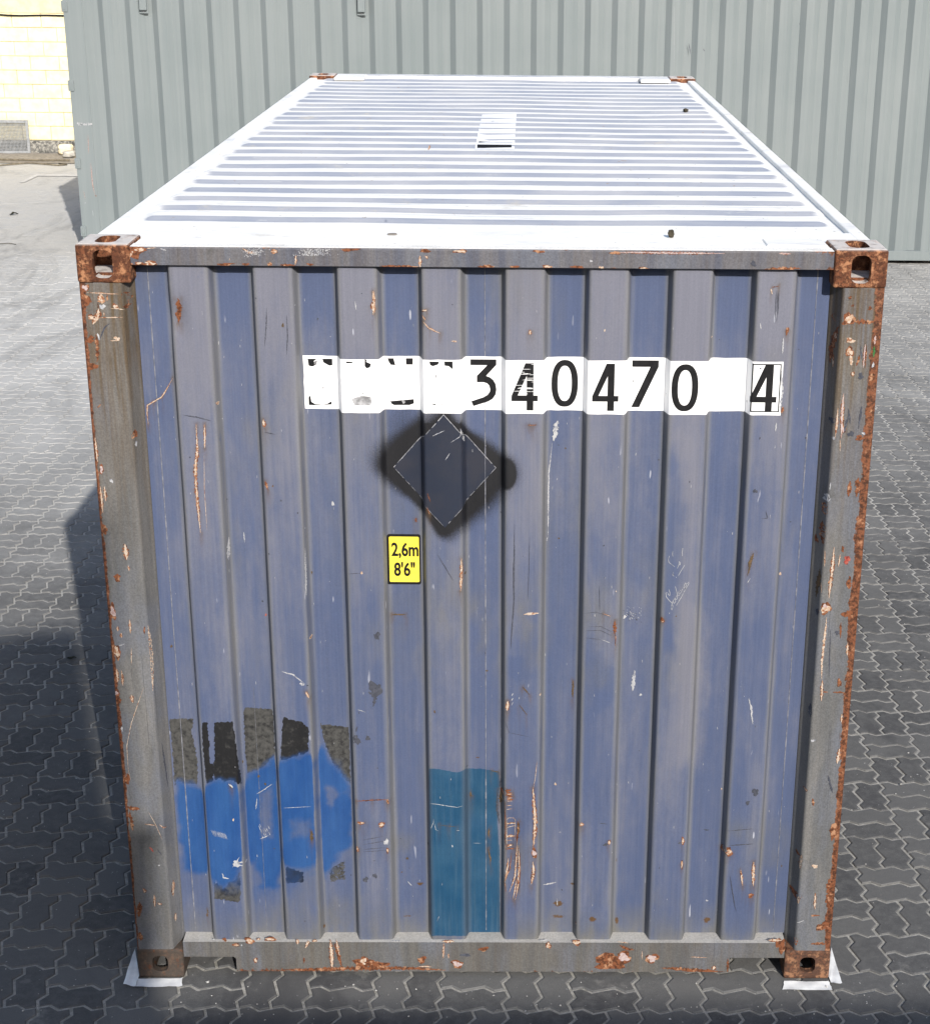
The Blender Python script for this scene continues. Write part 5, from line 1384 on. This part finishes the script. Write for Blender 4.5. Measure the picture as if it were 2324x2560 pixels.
# mesh grille
gr = empty('mesh_grille', (-8.2, WY-.08, 0), 'grey wire mesh panel in a metal frame against the cream wall', 'grille')
MGR = mat_plain('galvanised_steel', (.20, .21, .22, 1), (.28, .29, .30, 1), 20, .5, .4, .1)
gx0, gx1, gz0, gz1 = -8.75, -7.632, .006, .528
def gl(o): o.parent = gr; o.location = (8.2, -(WY-.08), 0); return o
for a, b, c, d in ((gx0, gx0+.045, gz0, gz1), (gx1-.045, gx1, gz0, gz1), (gx0+.045, gx1-.045, gz0, gz0+.045), (gx0+.045, gx1-.045, gz1-.045, gz1)):
    gl(box('frame_bar', a, b, WY-.095, WY-.068, c, d, MGR, None, .003))
bm = bmesh.new()
x = gx0+.06
while x < gx1-.05: add_box(bm, x-.0035, x+.0035, WY-.085, WY-.079, gz0+.04, gz1-.04); x += .022
z = gz0+.06
while z < gz1-.05: add_box(bm, gx0+.04, gx1-.04, WY-.0785, WY-.0735, z-.0035, z+.0035); z += .022
tag(gl(link('wire_mesh', bm_mesh(bm, 'wire_mesh'), MGR)), kind='stuff')
# soil strip and debris at the wall foot
MSOIL = mat_plain('gritty_soil', (.20, .18, .155, 1), (.32, .29, .25, 1), 18, .95, .1, .6)
xs_ = np.linspace(-18, -3.5, 190); ys_ = np.linspace(20.86, WY-.03, 16)
XX, YY = np.meshgrid(xs_, ys_)
ZZ = .004+.03*np.clip((YY-20.86)/.5, 0, 1)*fbm(XX*3, YY*4, 2)
YY = YY+.05*(fbm(XX*2, YY*0, 7)-.5)*(YY < 21)
i = np.arange(XX.size).reshape(XX.shape)
tag(link('soil_strip', np_mesh('soil_strip', np.stack([XX, YY, ZZ], -1).reshape(-1, 3), np.stack([i[:-1, :-1], i[:-1, 1:], i[1:, 1:], i[1:, :-1]], -1).reshape(-1, 4), True), MSOIL), kind='structure')
def lump(name, c, size, mat, label, cat, seed, rz=0.0, boxy=.6, group=None):
    bm = bmesh.new(); bmesh.ops.create_icosphere(bm, subdivisions=3, radius=1)
    r = random.Random(seed); ph = [r.uniform(0, 6) for _ in range(6)]
    for v in bm.verts:
        p = v.co.normalized(); m = max(abs(p.x), abs(p.y), abs(p.z))
        q = p*(1-boxy)+p/m*boxy*.85
        q *= 1+.10*math.sin(3*p.x+ph[0])*math.sin(3.5*p.y+ph[1])+.07*math.sin(7*p.z+ph[2]+4*p.x)+.03*math.sin(15*p.y+ph[3])
        v.co = Vector((q.x*size[0], q.y*size[1], q.z*size[2]))
    zmin = min(v.co.z for v in bm.verts)
    for v in bm.verts: v.co.z -= zmin
    o = link(name, bm_mesh(bm, name, True), mat); o.location = c; o.rotation_euler = (0, 0, rz)
    return tag(o, label, cat, group)
MRB1 = mat_plain('pale_broken_block', (.62, .52, .36, 1), (.70, .64, .48, 1), 12, .9, .1, .5)
MRB2 = mat_plain('grey_broken_stone', (.26, .25, .23, 1), (.44, .42, .37, 1), 14, .9, .1, .6)
lump('broken_block', (-7.02, 21.70, .03), (.125, .07, .085), MRB1, 'pale cream broken block leaning at the wall foot', 'block', 3, .1, .85)
lump('broken_stone', (-6.90, 21.42, .02), (.10, .07, .055), MRB2, 'grey broken stone lying on the soil in front of the wall', 'stone', 8, .3, .8)
MHOSE = mat_plain('dull_hose', (.10, .085, .06, 1), (.20, .17, .12, 1), 20, .8, .2, .2)
tag(tube('ground_cable', [(-9.2, 20.15, .012), (-8.6, 20.25, .014), (-7.9, 20.42, .012), (-7.6, 20.62, .014), (-7.35, 20.80, .016), (-7.1, 20.72, .012), (-6.85, 20.60, .012), (-6.75, 20.68, .012), (-6.9, 20.80, .012)], .011, MHOSE), 'thin dark cable trailing over the paving by the soil strip', 'cable')
tag(tube('ground_hose', [(-9.3, 21.25, .035), (-8.6, 21.22, .035), (-7.8, 21.05, .032), (-7.3, 21.02, .03), (-6.8, 21.05, .03)], .012, MHOSE), 'pale hose lying on the soil along the wall foot', 'hose')
tag(tube('pipe_stub', [(-6.62, 21.28, .05), (-6.4, 21.3, .05), (-6.0, 21.32, .05)], .018, M_BLACK), 'short black pipe on the soil beside the grey container', 'pipe')

# faint painted corner line on the far paving
MLINE = mat_plain('worn_white_line', (.48, .47, .45, 1), (.60, .59, .57, 1), 8, .9, .1, .2)
q = [hitZ(*p, .004) for p in poly((0, 280, 200/1830), [(460, 1610), (560, 1610), (870, 1460), (1780, 1465), (1780, 1430), (850, 1425), (780, 1440)])]
me = mesh_from('painted_line', [(a, b, .0042) for a, b in q], [(0, 1, 2, 6), (2, 3, 4, 5), (2, 5, 6)])
tag(link('painted_line', me, MLINE, ground))

# ------------------------------------------------------------------ tape strips at the front corners
def tape(px, label, seed):
    c = [np.array(hitZ(*p, .003)) for p in px]     # tl, tr, br, bl
    r = random.Random(seed); n, m = 14, 5; V = []; F = []
    for a in range(n+1):
        for b in range(m+1):
            s, t = a/n, b/m
            p = (c[3]*(1-s)+c[2]*s)*(1-t)+(c[0]*(1-s)+c[1]*s)*t
            e = .0022*(a in (0, n))
            z = .0036+.0016*math.sin(s*9+seed)*math.sin(t*4+seed*2)+.0012*r.random()+(.004*r.random() if a == n else 0)
            V.append((p[0]+r.uniform(-e, e), p[1]+r.uniform(-e, e), z))
    for a in range(n):
        for b in range(m):
            k = a*(m+1)+b; F.append((k, k+m+1, k+m+2, k+1))
    o = link('tape_strip', mesh_from('tape_strip', V, F, True), M_TAPE)
    return tag(o, label, 'tape', 'tape strips at the container feet')
TL = (0, 2260, 700/1830); TR = (1700, 2260, 624/1830)
tape(poly(TL, [(893, 490), (1196, 486), (1192, 541), (884, 543)]), 'white tape strip on the paving in front of the left foot', 1)
tape(poly(TL, [(883, 292), (912, 470), (886, 543), (803, 522)]), 'white tape strip on the paving along the left side of the left foot', 2)
tape(poly(TR, [(758, 566), (1085, 570), (1115, 634), (745, 628)]), 'white tape strip on the paving in front of the right foot', 3)
tape(poly(TR, [(1105, 322), (1183, 582), (1108, 588), (1078, 520)]), 'white tape strip on the paving along the right side of the right foot', 4)

# ------------------------------------------------------------------ grit
gv = []; gf = []; rg = random.Random(77)
for k in range(900):
    if k < 700: x = rg.choice((-1, 1))*rg.uniform(1.25, 3.2); y = rg.uniform(-.4, 7.5)
    else: x = rg.uniform(-1.8, 1.8); y = rg.uniform(-.45, -.02)
    r_ = rg.uniform(.0014, .0042)*(1 if rg.random() < .93 else 2.2); b = len(gv); a = rg.uniform(0, 6)
    for t in range(4): gv.append((x+r_*math.cos(a+t*1.57)*rg.uniform(.6, 1.3), y+r_*math.sin(a+t*1.57)*rg.uniform(.6, 1.3), r_*.25))
    gv += [(x, y, r_*rg.uniform(.8, 1.2)), (x, y, -.002)]
    gf += [(b, b+1, b+4), (b+1, b+2, b+4), (b+2, b+3, b+4), (b+3, b, b+4), (b+1, b, b+5), (b+2, b+1, b+5), (b+3, b+2, b+5), (b, b+3, b+5)]
MGT = mat_plain('pale_grit', (.16, .155, .15, 1), (.50, .49, .47, 1), 9, .9, .1, 0)
tag(link('grit', mesh_from('grit', gv, gf), MGT, ground), kind='stuff')

# ------------------------------------------------------------------ small litter
MCL = mat_plain('dark_clod', (.025, .022, .016, 1), (.06, .052, .038, 1), 60, .9, .1, .6)
x, y = hitZ(1676, 594, 2.5815); lump('dirt_clod', (x, y, 2.5812), (.011, .011, .013), MCL, 'small dark clod standing on the white header plate, right of centre', 'clod', 5, 0, .3)
x, y = hitZ(1713, 281, 2.568); lump('dirt_clod', (x, y, float(roof_z(np.array(x), np.array(y))[0])-.002), (.014, .014, .010), MCL, 'small dark clod on the far right of the ribbed roof', 'clod', 6, .4, .2)
x, y = hitZ(980, 586, 2.5815); lump('dirt_crust', (x, y, 2.5812), (.016, .020, .0012), MSOIL, 'flat dark crust on the white header plate, left of centre', 'dirt', 7, 0, .2)
MLF = mat_plain('dry_leaf', (.02, .022, .014, 1), (.04, .035, .02, 1), 40, .8, .2, .3)
def leaf(x, y, l, rz, label, seed):
    r = random.Random(seed); V = []; F = []; n = 8
    for k in range(n+1):
        t = k/n; wd = .42*math.sin(math.pi*t**.8)*(1+.25*r.uniform(-1, 1))
        for s in (-1, 0, 1):
            V.append(((t-.5)*l, s*wd*l*.5, .004+.25*l*abs(s)*math.sin(math.pi*t)*.5+.1*l*math.sin(t*5+seed)**2))
    for k in range(n):
        F += [(3*k, 3*k+3, 3*k+4, 3*k+1), (3*k+1, 3*k+4, 3*k+5, 3*k+2)]
    o = link('dry_leaf', mesh_from('dry_leaf', V, F, True), MLF); o.location = (x, y, 0); o.rotation_euler = (0, 0, rz)
    return tag(o, label, 'leaf')
x, y = hitZ(180, 1649); leaf(x, y, .055, .3, 'dark dry leaf on the shaded paving left of the container', 1)
x, y = hitZ(36, 537); leaf(x, y, .14, .8, 'dark dry leaf on the sunlit sandy paving at far left', 2)
x, y = hitZ(20, 611); tag(tube('twig', [(x-.1, y, .006), (x, y+.01, .012), (x+.1, y-.02, .006)], .004, MLF), 'short dark twig on the sunlit paving at the left edge', 'twig')
